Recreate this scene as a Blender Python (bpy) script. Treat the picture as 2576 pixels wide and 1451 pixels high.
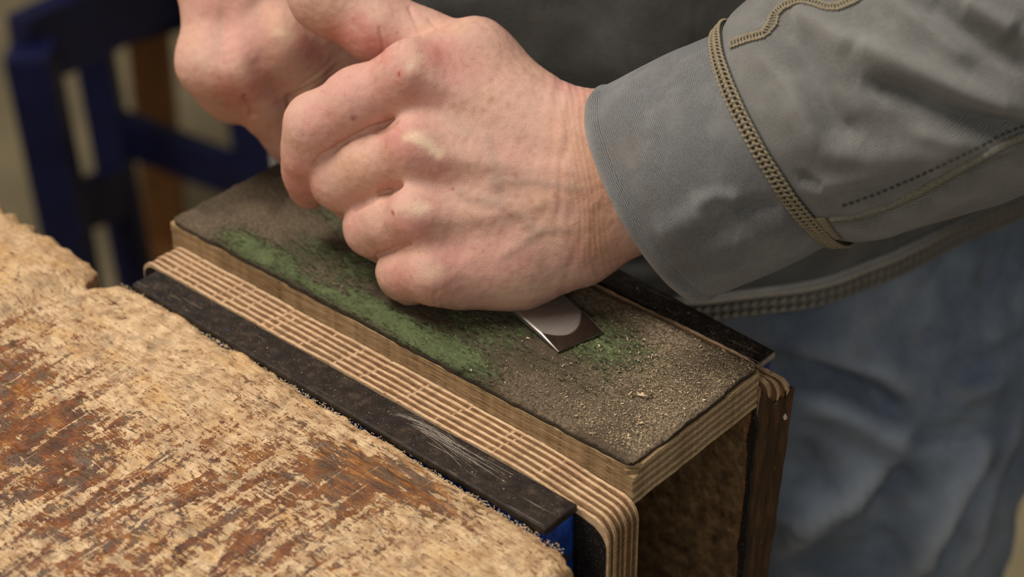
import bpy, math, random
import numpy as np
rng = np.random.default_rng(7)
random.seed(7)
for o in list(bpy.data.objects):
    bpy.data.objects.remove(o)
scene = bpy.context.scene
col = scene.collection
S = 0.1                                   # everything below is written in decimetres

# ------------------------------------------------------------------ camera
CAM_E = (0.9754960890937365, 0.010512975736465183, 0.7246761068288514)
CAM_C = np.array([3.0833423441130545, -4.047119195998543, 4.195092273589262])
FPX = 4800.0
cam_d = bpy.data.cameras.new('camera')
cam = bpy.data.objects.new('camera', cam_d)
col.objects.link(cam)
cam.location = tuple(CAM_C * S)
cam.rotation_euler = CAM_E
cam_d.sensor_width = 36.0
cam_d.lens = FPX / 2576 * 36.0
cam_d.clip_start = 0.01
cam_d.clip_end = 50
cam_d.dof.use_dof = True
cam_d.dof.focus_distance = 0.69
cam_d.dof.aperture_fstop = 7.0
scene.camera = cam

# ------------------------------------------------------------------ light and exposure
scene.view_settings.view_transform = 'Standard'
scene.view_settings.look = 'None'
scene.view_settings.gamma = 1.0
scene.view_settings.use_curve_mapping = False
scene.view_settings.exposure = 0.0
scene.cycles.max_bounces = 5
scene.cycles.diffuse_bounces = 3
scene.cycles.glossy_bounces = 2
scene.cycles.caustics_reflective = False
scene.cycles.caustics_refractive = False
scene.cycles.use_adaptive_sampling = True
scene.cycles.adaptive_threshold = 0.03
world = bpy.data.worlds.new('workshop_air')
scene.world = world
world.use_nodes = True
world.node_tree.nodes['Background'].inputs[0].default_value = (1.0, 0.95, 0.88, 1)
world.node_tree.nodes['Background'].inputs[1].default_value = 0.20

def area_light(name, loc, target, size, power, colour):
    ld = bpy.data.lights.new(name, 'AREA')
    ld.shape = 'RECTANGLE'; ld.size, ld.size_y = size
    ld.energy = power; ld.color = colour
    lo = bpy.data.objects.new(name, ld); col.objects.link(lo)
    lo.location = loc
    d = np.array(target, float) - np.array(loc, float)
    import mathutils
    lo.rotation_euler = mathutils.Vector(d).to_track_quat('-Z', 'Y').to_euler()
    return lo
area_light('ceiling_lamp', (-0.75, -0.40, 1.65), (-0.1, 0.05, 0.0), (1.0, 0.5), 40, (1.0, 0.935, 0.855))
area_light('front_fill_light', (0.9, -1.7, 1.2), (-0.1, 0.1, 0.0), (1.0, 0.8), 10, (1.0, 0.97, 0.92))  # added fill from behind the camera to brighten the hand, not a window

# ------------------------------------------------------------------ numpy helpers
def rot3(rx, ry, rz):
    cx, sx, cy, sy, cz, sz = math.cos(rx), math.sin(rx), math.cos(ry), math.sin(ry), math.cos(rz), math.sin(rz)
    X = np.array([[1, 0, 0], [0, cx, -sx], [0, sx, cx]]); Y = np.array([[cy, 0, sy], [0, 1, 0], [-sy, 0, cy]])
    Z = np.array([[cz, -sz, 0], [sz, cz, 0], [0, 0, 1]])
    return Z @ Y @ X
CR = rot3(*CAM_E)
def at(u, v, depth):
    """photo pixel + distance along the view axis (dm) -> point in the room (dm)"""
    return CAM_C + CR @ (np.array([(u - 1288) / FPX, -(v - 725.5) / FPX, -1.0]) * depth)
def atz(u, v, z):
    r = CR @ np.array([(u - 1288) / FPX, -(v - 725.5) / FPX, -1.0])
    return CAM_C + r * ((z - CAM_C[2]) / r[2])
def to_px(P):
    q = (np.asarray(P) - CAM_C) @ CR
    return 1288 + FPX * q[..., 0] / -q[..., 2], 725.5 - FPX * q[..., 1] / -q[..., 2]
RH = np.array([math.cos(CAM_E[2]), math.sin(CAM_E[2]), 0]); FH = np.array([-math.sin(CAM_E[2]), math.cos(CAM_E[2]), 0])
def rf(r, fw, z):
    """ground frame turned to the way the worker faces: r to his left, fw away from the bench"""
    return np.array([CAM_C[0], CAM_C[1], 0]) + RH * r + FH * fw + np.array([0, 0, z])

def hash3(ix, iy, iz, seed):
    h = (ix.astype(np.int64) * 374761393 + iy.astype(np.int64) * 668265263 + iz.astype(np.int64) * 2147483647 + seed * 974711) & 0xffffffff
    h = ((h ^ (h >> 13)) * 1274126177) & 0xffffffff
    h = ((h ^ (h >> 16)) * 2246822519) & 0xffffffff
    return ((h ^ (h >> 15)) & 0xffff).astype(np.float32) / 32767.5 - 1.0
def vnoise(P, seed=0):
    P = np.asarray(P, np.float32); I = np.floor(P).astype(np.int64); f = P - I
    w = f * f * (3 - 2 * f); out = 0
    for dx in (0, 1):
        wx = w[..., 0] if dx else 1 - w[..., 0]
        for dy in (0, 1):
            wy = w[..., 1] if dy else 1 - w[..., 1]
            for dz in (0, 1):
                wz = w[..., 2] if dz else 1 - w[..., 2]
                out = out + wx * wy * wz * hash3(I[..., 0] + dx, I[..., 1] + dy, I[..., 2] + dz, seed)
    return out
def fbm(P, octv=3, seed=0, gain=0.5):
    P = np.asarray(P, np.float32); a = 1.0; o = 0
    for k in range(octv):
        o = o + a * vnoise(P * (2.03 ** k), seed + k * 17); a *= gain
    return o
def sstep(a, b, x):
    t = np.clip((x - a) / (b - a), 0, 1); return t * t * (3 - 2 * t)
def lin(*c):
    c = np.array(c, float) / 255.0
    return np.where(c <= 0.04045, c / 12.92, ((c + 0.055) / 1.055) ** 2.4)
def L4(*c):
    return tuple(lin(*c)) + (1.0,)
def pdist(u, v, pts):
    """distance of pixels u,v to a polyline, and how far along it"""
    best = np.full(u.shape, 1e9); along = np.zeros(u.shape)
    n = len(pts) - 1
    for i in range(n):
        a = np.array(pts[i][:2], float); b = np.array(pts[i + 1][:2], float); ba = b - a
        h = np.clip(((u - a[0]) * ba[0] + (v - a[1]) * ba[1]) / (ba @ ba), 0, 1)
        d = np.hypot(u - a[0] - h * ba[0], v - a[1] - h * ba[1])
        m = d < best; best = np.where(m, d, best); along = np.where(m, (i + h) / n, along)
    return best, along

# ------------------------------------------------------------------ object helpers
def tag(o, label=None, cat=None, group=None, kind=None):
    if label: o['label'] = label
    if cat: o['category'] = cat
    if group: o['group'] = group
    if kind: o['kind'] = kind
    return o
def root(name, base, label, cat, group=None):
    o = bpy.data.objects.new(name, None); col.objects.link(o)
    o.empty_display_size = 0.02
    o.location = tuple(np.array(base, float) * S)
    return tag(o, label, cat, group)
def world_loc(o):
    p = np.array(o.location)
    while o.parent is not None:
        o = o.parent; p = p + np.array(o.location)
    return p / S
def build(name, V, F, mat, parent=None, smooth=False, cols=None, uv=None, flts=None):
    V = np.asarray(V, float)
    base = np.array([(V[:, 0].min() + V[:, 0].max()) / 2, (V[:, 1].min() + V[:, 1].max()) / 2, V[:, 2].min()])
    me = bpy.data.meshes.new(name)
    F = F.tolist() if isinstance(F, np.ndarray) else F
    me.from_pydata(((V - base) * S).tolist(), [], F)
    if smooth:
        me.polygons.foreach_set('use_smooth', np.ones(len(me.polygons), bool))
    if cols is not None:
        a = me.attributes.new('Col', 'FLOAT_COLOR', 'POINT')
        c = np.ones((len(V), 4), np.float32); c[:, :3] = cols; a.data.foreach_set('color', c.ravel())
    for k, arr in (flts or {}).items():
        a = me.attributes.new(k, 'FLOAT', 'POINT'); a.data.foreach_set('value', np.asarray(arr, np.float32).ravel())
    if uv is not None:
        a = me.attributes.new('pat', 'FLOAT_VECTOR', 'POINT')
        c = np.zeros((len(V), 3), np.float32); c[:, :uv.shape[1]] = uv; a.data.foreach_set('vector', c.ravel())
    me.materials.append(mat)
    me.update()
    o = bpy.data.objects.new(name, me); col.objects.link(o)
    if parent is not None:
        o.parent = parent; o.location = tuple((base - world_loc(parent)) * S)
    else:
        o.location = tuple(base * S)
    return o
def gridF(nu, nv, wrap=False):
    i = np.arange(nu - 1)[:, None]; j = np.arange(nv if wrap else nv - 1)[None, :]
    j2 = (j + 1) % nv
    return np.stack([i * nv + j, (i + 1) * nv + j, (i + 1) * nv + j2, i * nv + j2], -1).reshape(-1, 4)
def box_vf(c, s, bev=0.0, R=None, seg=2, jitter=0.0):
    import bmesh
    bm = bmesh.new(); bmesh.ops.create_cube(bm, size=1.0)
    for v in bm.verts:
        v.co.x *= s[0]; v.co.y *= s[1]; v.co.z *= s[2]
    if bev > 0:
        bmesh.ops.bevel(bm, geom=bm.edges[:], offset=bev, segments=seg, affect='EDGES', profile=0.6)
    bm.verts.index_update()
    V = np.array([v.co[:] for v in bm.verts]); F = [[v.index for v in f.verts] for f in bm.faces]; bm.free()
    if R is not None: V = V @ np.asarray(R).T
    return V + np.array(c, float), F
def box(name, lo, hi, mat, parent=None, bev=0.0, seg=2):
    lo = np.array(lo, float); hi = np.array(hi, float)
    V, F = box_vf((lo + hi) / 2, hi - lo, bev, seg=seg)
    return build(name, V, F, mat, parent)
def beam(name, p, q, w, h, mat, parent=None, bev=0.03, up=(0, 0, 1), side=None):
    p = np.array(p, float); q = np.array(q, float); d = q - p; n = np.linalg.norm(d); d = d / n
    s_ = np.cross(d, np.array(up if side is None else side, float)); s_ /= np.linalg.norm(s_); t_ = np.cross(s_, d)
    V, F = box_vf((p + q) / 2, (n, w, h), bev, R=np.stack([d, s_, t_], 1))
    return build(name, V, F, mat, parent)
def tube_vf(P, r, n=8, cap=True):
    P = np.asarray(P, float); m = len(P); r = np.broadcast_to(np.asarray(r, float), (m,))
    T = np.gradient(P, axis=0); T /= np.linalg.norm(T, axis=1)[:, None] + 1e-12
    ref = np.array([0, 0, 1.0]) if abs(T[0, 2]) < 0.9 else np.array([1.0, 0, 0])
    N = np.cross(T, ref); N /= np.linalg.norm(N, axis=1)[:, None] + 1e-12; B = np.cross(T, N)
    a = np.arange(n) / n * 2 * np.pi
    V = P[:, None, :] + r[:, None, None] * (np.cos(a)[None, :, None] * N[:, None, :] + np.sin(a)[None, :, None] * B[:, None, :])
    F = gridF(m, n, True).tolist()
    if cap: F.append(list(range(n))); F.append(list(range((m - 1) * n, m * n))[::-1])
    return V.reshape(-1, 3), F
def merge(parts):
    V = []; F = []; o = 0
    for v, f in parts:
        V.append(v); F += [[i + o for i in q] for q in (f.tolist() if isinstance(f, np.ndarray) else f)]; o += len(v)
    return np.concatenate(V), F
def normals(V, F):
    F = np.asarray(F); n = np.cross(V[F[:, 2]] - V[F[:, 0]], V[F[:, 3]] - V[F[:, 1]])
    N = np.zeros_like(V)
    for k in range(4): np.add.at(N, F[:, k], n)
    return N / (np.linalg.norm(N, axis=1)[:, None] + 1e-12)

# ------------------------------------------------------------------ implicit surfaces (hands, trousers)
def smin(a, b, k):
    h = np.maximum(k - np.abs(a - b), 0) / k
    return np.minimum(a, b) - h * h * k * 0.25
def cone(P, a, b, r1, r2):
    a = np.asarray(a, np.float32); ba = np.asarray(b, np.float32) - a
    h = np.clip((P - a) @ ba / (ba @ ba), 0, 1)
    return np.linalg.norm(P - a - h[:, None] * ba, axis=1) - (r1 + (r2 - r1) * h)
def surface(fn, lo, hi, h, sm=2):
    """skin of {fn<0}: coarse pass finds the shell, fine pass evaluates only there, then surface nets"""
    lo = np.array(lo, np.float32); hi = np.array(hi, np.float32); m = 5
    nb = np.ceil((hi - lo) / (h * m)).astype(int)
    cx = [lo[k] + (np.arange(nb[k]) + 0.5) * h * m for k in range(3)]
    G = np.stack(np.meshgrid(*cx, indexing='ij'), -1).reshape(-1, 3).astype(np.float32)
    cv = fn(G).reshape(nb)
    phi = np.repeat(np.repeat(np.repeat(cv, m, 0), m, 1), m, 2).astype(np.float32)
    act = np.argwhere(np.abs(cv) < h * m * 1.7)
    off = np.stack(np.meshgrid(*[np.arange(m)] * 3, indexing='ij'), -1).reshape(-1, 3)
    I = (act[:, None, :] * m + off[None]).reshape(-1, 3)
    for s in range(0, len(I), 400000):
        J = I[s:s + 400000]
        phi[J[:, 0], J[:, 1], J[:, 2]] = fn((lo + (J + 0.5) * h).astype(np.float32))
    ins = phi < 0
    nx, ny, nz = phi.shape
    c = np.zeros((nx - 1, ny - 1, nz - 1), np.int8)
    for d in np.ndindex(2, 2, 2): c += ins[d[0]:nx - 1 + d[0], d[1]:ny - 1 + d[1], d[2]:nz - 1 + d[2]]
    cells = np.argwhere((c > 0) & (c < 8))
    idx = np.full(c.shape, -1, np.int64); idx[tuple(cells.T)] = np.arange(len(cells))
    acc = np.zeros((len(cells), 3)); cnt = np.zeros(len(cells))
    cor = list(np.ndindex(2, 2, 2)); val = {q: phi[cells[:, 0] + q[0], cells[:, 1] + q[1], cells[:, 2] + q[2]] for q in cor}
    for q in cor:
        for ax in range(3):
            if q[ax] == 0:
                q2 = list(q); q2[ax] = 1; q2 = tuple(q2)
                a, b = val[q], val[q2]; mk = (a < 0) != (b < 0)
                t = np.where(mk, a / np.where(mk, a - b, 1), 0)
                pos = np.array(q, float)[None] + np.zeros((len(cells), 1)); pos[:, ax] += t
                acc += pos * mk[:, None]; cnt += mk
    V = lo + (cells + acc / cnt[:, None] + 0.5) * h
    F = []
    for ax in range(3):
        b1, b2 = (ax + 1) % 3, (ax + 2) % 3
        sl0 = [slice(1, None)] * 3; sl0[ax] = slice(0, -1); A = ins[tuple(sl0)]
        sl1 = [slice(1, None)] * 3; B = ins[tuple(sl1)]
        e = np.argwhere(A != B); e[:, b1] += 1; e[:, b2] += 1
        sgn = ins[e[:, 0], e[:, 1], e[:, 2]]
        def cell(d1, d2):
            g = e.copy(); g[:, b1] += d1; g[:, b2] += d2
            ok = np.all((g >= 0) & (g < np.array(c.shape)), 1); g = np.clip(g, 0, np.array(c.shape) - 1)
            return np.where(ok, idx[g[:, 0], g[:, 1], g[:, 2]], -1)
        q = np.stack([cell(-1, -1), cell(0, -1), cell(0, 0), cell(-1, 0)], 1)
        q[~sgn] = q[~sgn][:, ::-1]
        F.append(q[np.all(q >= 0, 1)])
    F = np.concatenate(F)
    for k in range(sm):
        A = np.zeros_like(V); n = np.zeros(len(V))
        for i in range(4):
            np.add.at(A, F[:, i], V[F[:, (i + 1) % 4]] + V[F[:, (i + 3) % 4]]); np.add.at(n, F[:, i], 2)
        V = V * 0.5 + 0.5 * A / np.maximum(n, 1)[:, None]
    return V, F

# ------------------------------------------------------------------ node helpers
class M:
    def __init__(s, name, rough=0.6, spec=0.4):
        s.m = bpy.data.materials.new(name); s.m.use_nodes = True; s.t = s.m.node_tree
        s.b = s.t.nodes['Principled BSDF']; s.b.inputs['Roughness'].default_value = rough
        s.b.inputs['Specular IOR Level'].default_value = spec
        s.co = s.n('ShaderNodeTexCoord').outputs['Object']
    def n(s, t): return s.t.nodes.new(t)
    def l(s, a, b): s.t.links.new(a, b)
    def put(s, sock, v):
        if isinstance(v, bpy.types.NodeSocket): s.l(v, sock)
        elif v is not None:
            if hasattr(sock.default_value, '__len__') and not hasattr(v, '__len__'): v = (v,) * len(sock.default_value)
            sock.default_value = v
    def scale(s, sc, vec=None, rot=(0, 0, 0), loc=(0, 0, 0)):
        x = s.n('ShaderNodeMapping'); s.l(vec or s.co, x.inputs[0]); x.inputs['Scale'].default_value = sc
        x.inputs['Rotation'].default_value = rot; x.inputs['Location'].default_value = loc
        return x.outputs[0]
    def noise(s, sc, detail=3, rough=0.55, vec=None, dist=0.0):
        x = s.n('ShaderNodeTexNoise'); s.l(vec or s.co, x.inputs['Vector']); x.inputs['Scale'].default_value = sc
        x.inputs['Detail'].default_value = detail; x.inputs['Roughness'].default_value = rough; x.inputs['Distortion'].default_value = dist
        return x.outputs['Fac']
    def vor(s, sc, vec=None, feat='F1', rnd=1.0):
        x = s.n('ShaderNodeTexVoronoi'); x.feature = feat; s.l(vec or s.co, x.inputs['Vector']); x.inputs['Scale'].default_value = sc
        x.inputs['Randomness'].default_value = rnd
        return x.outputs['Distance']
    def math(s, op, a, b=0.0, c=None):
        x = s.n('ShaderNodeMath'); x.operation = op; s.put(x.inputs[0], a); s.put(x.inputs[1], b)
        if c is not None: s.put(x.inputs[2], c)
        return x.outputs[0]
    def step(s, a, b, v):
        x = s.n('ShaderNodeMapRange'); x.interpolation_type = 'SMOOTHSTEP'; s.put(x.inputs['Value'], v)
        x.inputs['From Min'].default_value = a; x.inputs['From Max'].default_value = b
        return x.outputs[0]
    def mix(s, f, a, b, mode='MIX'):
        x = s.n('ShaderNodeMix'); x.data_type = 'RGBA'; x.blend_type = mode
        s.put(x.inputs[0], f); s.put(x.inputs[6], a); s.put(x.inputs[7], b)
        return x.outputs[2]
    def ramp(s, f, stops):
        x = s.n('ShaderNodeValToRGB'); e = x.color_ramp.elements; s.put(x.inputs[0], f)
        while len(e) < len(stops): e.new(0.5)
        for q, (p, c) in zip(e, stops): q.position = p; q.color = c
        return x.outputs[0]
    def attr(s, name, out='Fac'):
        x = s.n('ShaderNodeAttribute'); x.attribute_name = name; return x.outputs[out]
    def bump(s, h, strength=0.5, dist=0.001, nrm=None):
        x = s.n('ShaderNodeBump'); s.put(x.inputs['Height'], h); x.inputs['Strength'].default_value = strength; x.inputs['Distance'].default_value = dist
        if nrm is not None: s.l(nrm, x.inputs['Normal'])
        return x.outputs[0]
    def sep(s, v):
        x = s.n('ShaderNodeSeparateXYZ'); s.l(v, x.inputs[0]); return x.outputs
    def comb(s, a, b, c):
        x = s.n('ShaderNodeCombineXYZ'); s.put(x.inputs[0], a); s.put(x.inputs[1], b); s.put(x.inputs[2], c); return x.outputs[0]
    def out(s, colr=None, rough=None, nrm=None, metal=None):
        if colr is not None: s.put(s.b.inputs['Base Color'], colr)
        if rough is not None: s.put(s.b.inputs['Roughness'], rough)
        if metal is not None: s.put(s.b.inputs['Metallic'], metal)
        if nrm is not None: s.l(nrm, s.b.inputs['Normal'])
        return s.m
# ------------------------------------------------------------------ materials
def mat_skin():
    m = M('skin', 0.5, 0.35)
    c = m.attr('Col', 'Color')
    c = m.mix(m.math('MULTIPLY', m.noise(2600, 3), 0.16), c, L4(236, 190, 170))
    c = m.mix(m.step(0.52, 0.75, m.noise(420, 4)), c, m.mix(1.0, c, (0.93, 0.80, 0.78, 1), 'MULTIPLY'))
    cells = m.vor(1500, m.scale((1.6, 1.0, 0.8), rot=(0.4, 0.3, 0.5)), 'DISTANCE_TO_EDGE')
    cells2 = m.vor(3300, None, 'DISTANCE_TO_EDGE')
    h = m.math('ADD', m.math('MULTIPLY', m.step(0.0, 0.16, cells), 0.6), m.math('MULTIPLY', m.step(0.0, 0.2, cells2), 0.3))
    h = m.math('ADD', h, m.math('MULTIPLY', m.noise(900, 4), 0.9))
    return m.out(c, m.math('ADD', 0.40, m.math('MULTIPLY', m.noise(1200, 2), 0.2)), m.bump(h, 0.5, 0.00022))

def mat_bench():
    m = M('worn_bench_top', 0.5, 0.4)
    wear = m.attr('wear')                      # 0 finish kept ... 1 rubbed bare
    near = m.attr('near')                      # 1 along the vise, where wear follows the grain
    va = m.scale((2.3, 0.50, 1), rot=(0, 0, 0.10)); vb = m.scale((0.42, 1.9, 1), rot=(0, 0, 0.03)); vc = m.scale((0.62, 1.7, 1), rot=(0, 0, 0.04))
    def two(sc, det, ro, di):
        a = m.noise(sc, det, ro, va, di); b = m.noise(sc, det, ro, vb, di)
        return m.math('ADD', m.math('MULTIPLY', a, m.math('SUBTRACT', 1.0, near)), m.math('MULTIPLY', b, near))
    fine = m.noise(260, 5, 0.78, vc, 0.9)
    flake = m.math('ADD', m.math('MULTIPLY', two(88, 4, 0.62, 0.6), 0.85), m.math('MULTIPLY', fine, 0.85))
    bare = m.step(-0.012, 0.016, m.math('SUBTRACT', m.math('ADD', flake, m.math('MULTIPLY', wear, 0.30)), 0.965))
    def strokes(ang, sc, lo, hi, off):
        v = m.scale(sc, rot=(0, 0, ang), loc=(off, off * 0.7, 0))
        return m.step(lo, hi, m.noise(1.0, 2, 0.5, v, 0.15))
    s1 = strokes(0.06, (520, 22, 1), 0.655, 0.70, 0.0)
    s2 = strokes(-0.28, (900, 22, 1), 0.68, 0.71, 3.1)
    s3 = strokes(0.75, (800, 20, 1), 0.69, 0.72, 7.7)
    s4 = strokes(0.02, (170, 16, 1), 0.655, 0.69, 5.2)
    s5 = strokes(-0.9, (900, 26, 1), 0.69, 0.72, 1.7)
    st = m.math('MAXIMUM', m.math('MAXIMUM', m.math('MAXIMUM', s1, s2), s5), m.math('MAXIMUM', s3, s4))
    st = m.math('MULTIPLY', st, m.math('MULTIPLY', m.step(0.40, 0.54, m.noise(45, 2)), m.step(0.38, 0.56, m.noise(520, 4, 0.7))))
    fin = m.ramp(m.math('ADD', m.math('MULTIPLY', m.noise(130, 5, 0.6), 0.75), m.math('MULTIPLY', m.noise(700, 4), 0.35)),
                 [(0.36, L4(50, 28, 14)), (0.47, L4(88, 48, 20)), (0.57, L4(118, 66, 26)), (0.68, L4(146, 92, 38)), (0.80, L4(182, 126, 58))])
    grey = m.step(0.50, 0.60, m.noise(150, 4, 0.64, m.scale((1, 0.8, 1), loc=(4, 2, 0))))
    fin = m.mix(m.math('MULTIPLY', grey, 0.7), fin, m.ramp(m.noise(900, 3), [(0.3, L4(46, 37, 28)), (0.7, L4(116, 96, 74))]))
    amber = m.ramp(m.noise(1, 4, 0.65, m.scale((60, 420, 1), rot=(0, 0, 0.03)), 0.3), [(0.36, L4(66, 50, 36)), (0.48, L4(92, 66, 40)), (0.56, L4(146, 92, 34)), (0.68, L4(196, 136, 62))])
    fin = m.mix(m.math('MULTIPLY', near, 0.9), fin, amber)
    grain = m.noise(1, 4, 0.6, m.scale((70, 1700, 300), rot=(0, 0, 0.02)))
    mot = m.math('ADD', m.math('MULTIPLY', m.noise(170, 4, 0.66), 0.72), m.math('MULTIPLY', grain, 0.28))
    raw = m.ramp(mot, [(0.34, L4(150, 118, 84)), (0.45, L4(186, 152, 112)), (0.56, L4(212, 180, 138)), (0.70, L4(230, 204, 162))])
    tan = m.ramp(m.math('ADD', m.math('MULTIPLY', m.noise(260, 5, 0.7), 0.7), m.math('MULTIPLY', grain, 0.3)), [(0.34, L4(92, 68, 46)), (0.48, L4(138, 104, 70)), (0.60, L4(168, 128, 86)), (0.74, L4(190, 150, 104))])
    tint = m.step(0.50, 0.64, m.noise(55, 4, 0.6, m.scale((0.5, 1, 1), loc=(9, 1, 0))))
    raw = m.mix(m.math('MULTIPLY', tint, 0.45), raw, L4(200, 152, 84))
    strk = m.noise(1, 5, 0.68, m.scale((120, 1000, 1), rot=(0, 0, 0.03)), 0.3)
    raw = m.mix(m.math('MULTIPLY', m.step(0.50, 0.66, strk), 0.6), raw, tan)
    raw = m.mix(m.math('MULTIPLY', m.step(0.52, 0.62, m.noise(95, 5, 0.72, m.scale((1, 1, 1), loc=(1, 7, 2)), 0.8)), 0.5), raw, m.ramp(m.noise(1300, 3, 0.7), [(0.35, L4(96, 76, 56)), (0.65, L4(176, 150, 120))]))
    rem = m.step(0.0, 0.025, m.math('SUBTRACT', m.math('ADD', m.noise(430, 4, 0.74, vc, 0.8), m.math('MULTIPLY', m.noise(50, 3), 0.22)), 0.675))
    raw = m.mix(m.math('MULTIPLY', rem, 0.85), raw, m.ramp(m.noise(300, 3), [(0.35, L4(70, 42, 22)), (0.65, L4(146, 96, 48))]))
    c = m.mix(bare, fin, raw)
    c = m.mix(m.math('MULTIPLY', st, 0.85), c, m.ramp(mot, [(0.35, L4(186, 150, 112)), (0.65, L4(230, 200, 156))]))
    edge = m.attr('edge')
    c = m.mix(edge, c, m.ramp(m.math('ADD', m.math('MULTIPLY', grain, 0.5), m.math('MULTIPLY', m.noise(300, 5, 0.7), 0.5)),
              [(0.36, L4(120, 90, 60)), (0.5, L4(186, 148, 106)), (0.64, L4(222, 190, 146))]))
    c = m.mix(m.step(0.735, 0.75, m.noise(1500, 2)), c, L4(206, 196, 176))
    dark = m.step(0.69, 0.72, m.noise(420, 4, 0.6, m.scale((1, 0.5, 1), loc=(2, 8, 1))))
    c = m.mix(m.math('MULTIPLY', dark, 0.8), c, L4(50, 36, 24))
    h = m.math('ADD', m.math('MULTIPLY', m.math('SUBTRACT', 1.0, fine), 0.45), m.math('ADD', m.math('MULTIPLY', m.noise(1100, 3, 0.65), 0.5), m.math('MULTIPLY', grain, 0.4)))
    r = m.mix(bare, (0.36, 0.36, 0.36, 1), (0.62, 0.62, 0.62, 1))
    return m.out(c, r, m.bump(h, 0.8, 0.0008))

def ply_colour(m, light):
    nrm = m.n('ShaderNodeNewGeometry').outputs['Normal']
    nx = m.math('ABSOLUTE', m.sep(nrm)[0])
    along = m.noise(1, 4, 0.6, m.scale((90, 2600, 2600)))
    across = m.noise(1, 4, 0.6, m.scale((1800, 500, 2600)))
    return nx, along, across
def mat_ply(name, ca, cb, cc, ea, eb, ec, bumpd=0.0005, dirtc=L4(96, 72, 48), dirta=0.4):
    """ca..cc: colour of the long faces, ea..ec: colour where the veneer shows at the end of the board"""
    m = M(name, 0.72, 0.25)
    nx, al, ac = ply_colour(m, 1)
    t = m.math('ADD', m.math('MULTIPLY', al, 0.55), m.math('MULTIPLY', m.noise(260, 5, 0.65), 0.45))
    c = m.ramp(t, [(0.34, ca), (0.5, cb), (0.66, cc)])
    t2 = m.math('ADD', m.math('MULTIPLY', ac, 0.5), m.math('MULTIPLY', m.noise(700, 4, 0.65), 0.5))
    c = m.mix(m.step(0.5, 0.8, nx), c, m.ramp(t2, [(0.34, ea), (0.5, eb), (0.66, ec)]))
    dirt = m.step(0.48, 0.66, m.noise(70, 5, 0.6, m.scale((0.35, 1, 1), loc=(3, 1, 2))))
    c = m.mix(m.math('MULTIPLY', dirt, dirta), c, dirtc)
    pore = m.step(0.64, 0.70, m.noise(1400, 2, 0.5, m.scale((0.2, 1, 1))))
    c = m.mix(m.math('MULTIPLY', pore, 0.7), c, L4(70, 48, 30))
    h = m.math('ADD', m.math('MULTIPLY', al, 0.7), m.math('MULTIPLY', m.noise(1500, 3), 0.5))
    c = m.mix(m.attr('fresh'), c, L4(208, 172, 136))
    return m.out(c, None, m.bump(h, 0.6, bumpd))

def mat_leather():
    m = M('green_rubbed_leather', 0.86, 0.15)
    f1 = m.noise(800, 5, 0.72); f2 = m.noise(2600, 3, 0.65); f0 = m.noise(150, 5, 0.6)
    c = m.ramp(m.math('ADD', m.math('MULTIPLY', f1, 0.6), m.math('MULTIPLY', f2, 0.4)),
               [(0.36, L4(56, 46, 36)), (0.47, L4(98, 84, 67)), (0.57, L4(126, 110, 90)), (0.70, L4(166, 148, 122))])
    c = m.mix(m.math('MULTIPLY', m.attr('dusty'), m.step(0.44, 0.58, m.math('ADD', m.math('MULTIPLY', f1, 0.5), m.math('MULTIPLY', f2, 0.5)))), c, L4(184, 162, 132))
    dk = m.attr('dark')
    c = m.mix(m.math('MULTIPLY', dk, m.step(0.35, 0.60, f1)), c, L4(44, 37, 28))
    g = m.attr('green')
    c = m.mix(m.math('MULTIPLY', m.step(0.05, 0.6, g), 0.5), c, m.ramp(f1, [(0.38, L4(46, 50, 32)), (0.62, L4(98, 104, 72))]))
    fl = m.noise(480, 6, 0.78, m.scale((0.55, 1.3, 1), rot=(0, 0, 0.45)), 0.4)
    gm = m.step(-0.06, 0.10, m.math('SUBTRACT', m.math('ADD', g, m.math('MULTIPLY', m.math('SUBTRACT', fl, 0.5), 2.4)), 0.5))
    gc = m.ramp(m.math('ADD', m.math('MULTIPLY', f0, 0.6), m.math('MULTIPLY', f2, 0.4)), [(0.3, L4(68, 76, 48)), (0.5, L4(97, 110, 72)), (0.7, L4(124, 136, 94))])
    c = m.mix(m.math('MULTIPLY', gm, 0.8), c, gc)
    # dark crumbs torn out of the green paste
    crumb = m.math('MULTIPLY', m.step(0.545, 0.61, m.noise(430, 6, 0.78, m.scale((0.5, 1.5, 1), rot=(0, 0, 0.35), loc=(3, 3, 0)))), m.math('MULTIPLY', m.step(0.12, 0.35, g), m.math('SUBTRACT', 1.0, m.math('MULTIPLY', m.step(0.72, 0.95, g), 0.75))))
    c = m.mix(m.math('MULTIPLY', crumb, 0.85), c, L4(46, 38, 28))
    c = m.mix(m.math('MULTIPLY', m.attr('rim'), 0.8), c, L4(38, 28, 22))
    h = m.math('ADD', m.math('MULTIPLY', f1, 0.9), m.math('MULTIPLY', f2, 0.5))
    h = m.math('ADD', h, m.math('ADD', m.math('MULTIPLY', gm, -0.2), m.math('MULTIPLY', crumb, 0.35)))
    return m.out(c, m.mix(gm, (0.9, 0.9, 0.9, 1), (0.62, 0.62, 0.62, 1)), m.bump(h, 1.0, 0.0008))

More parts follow.
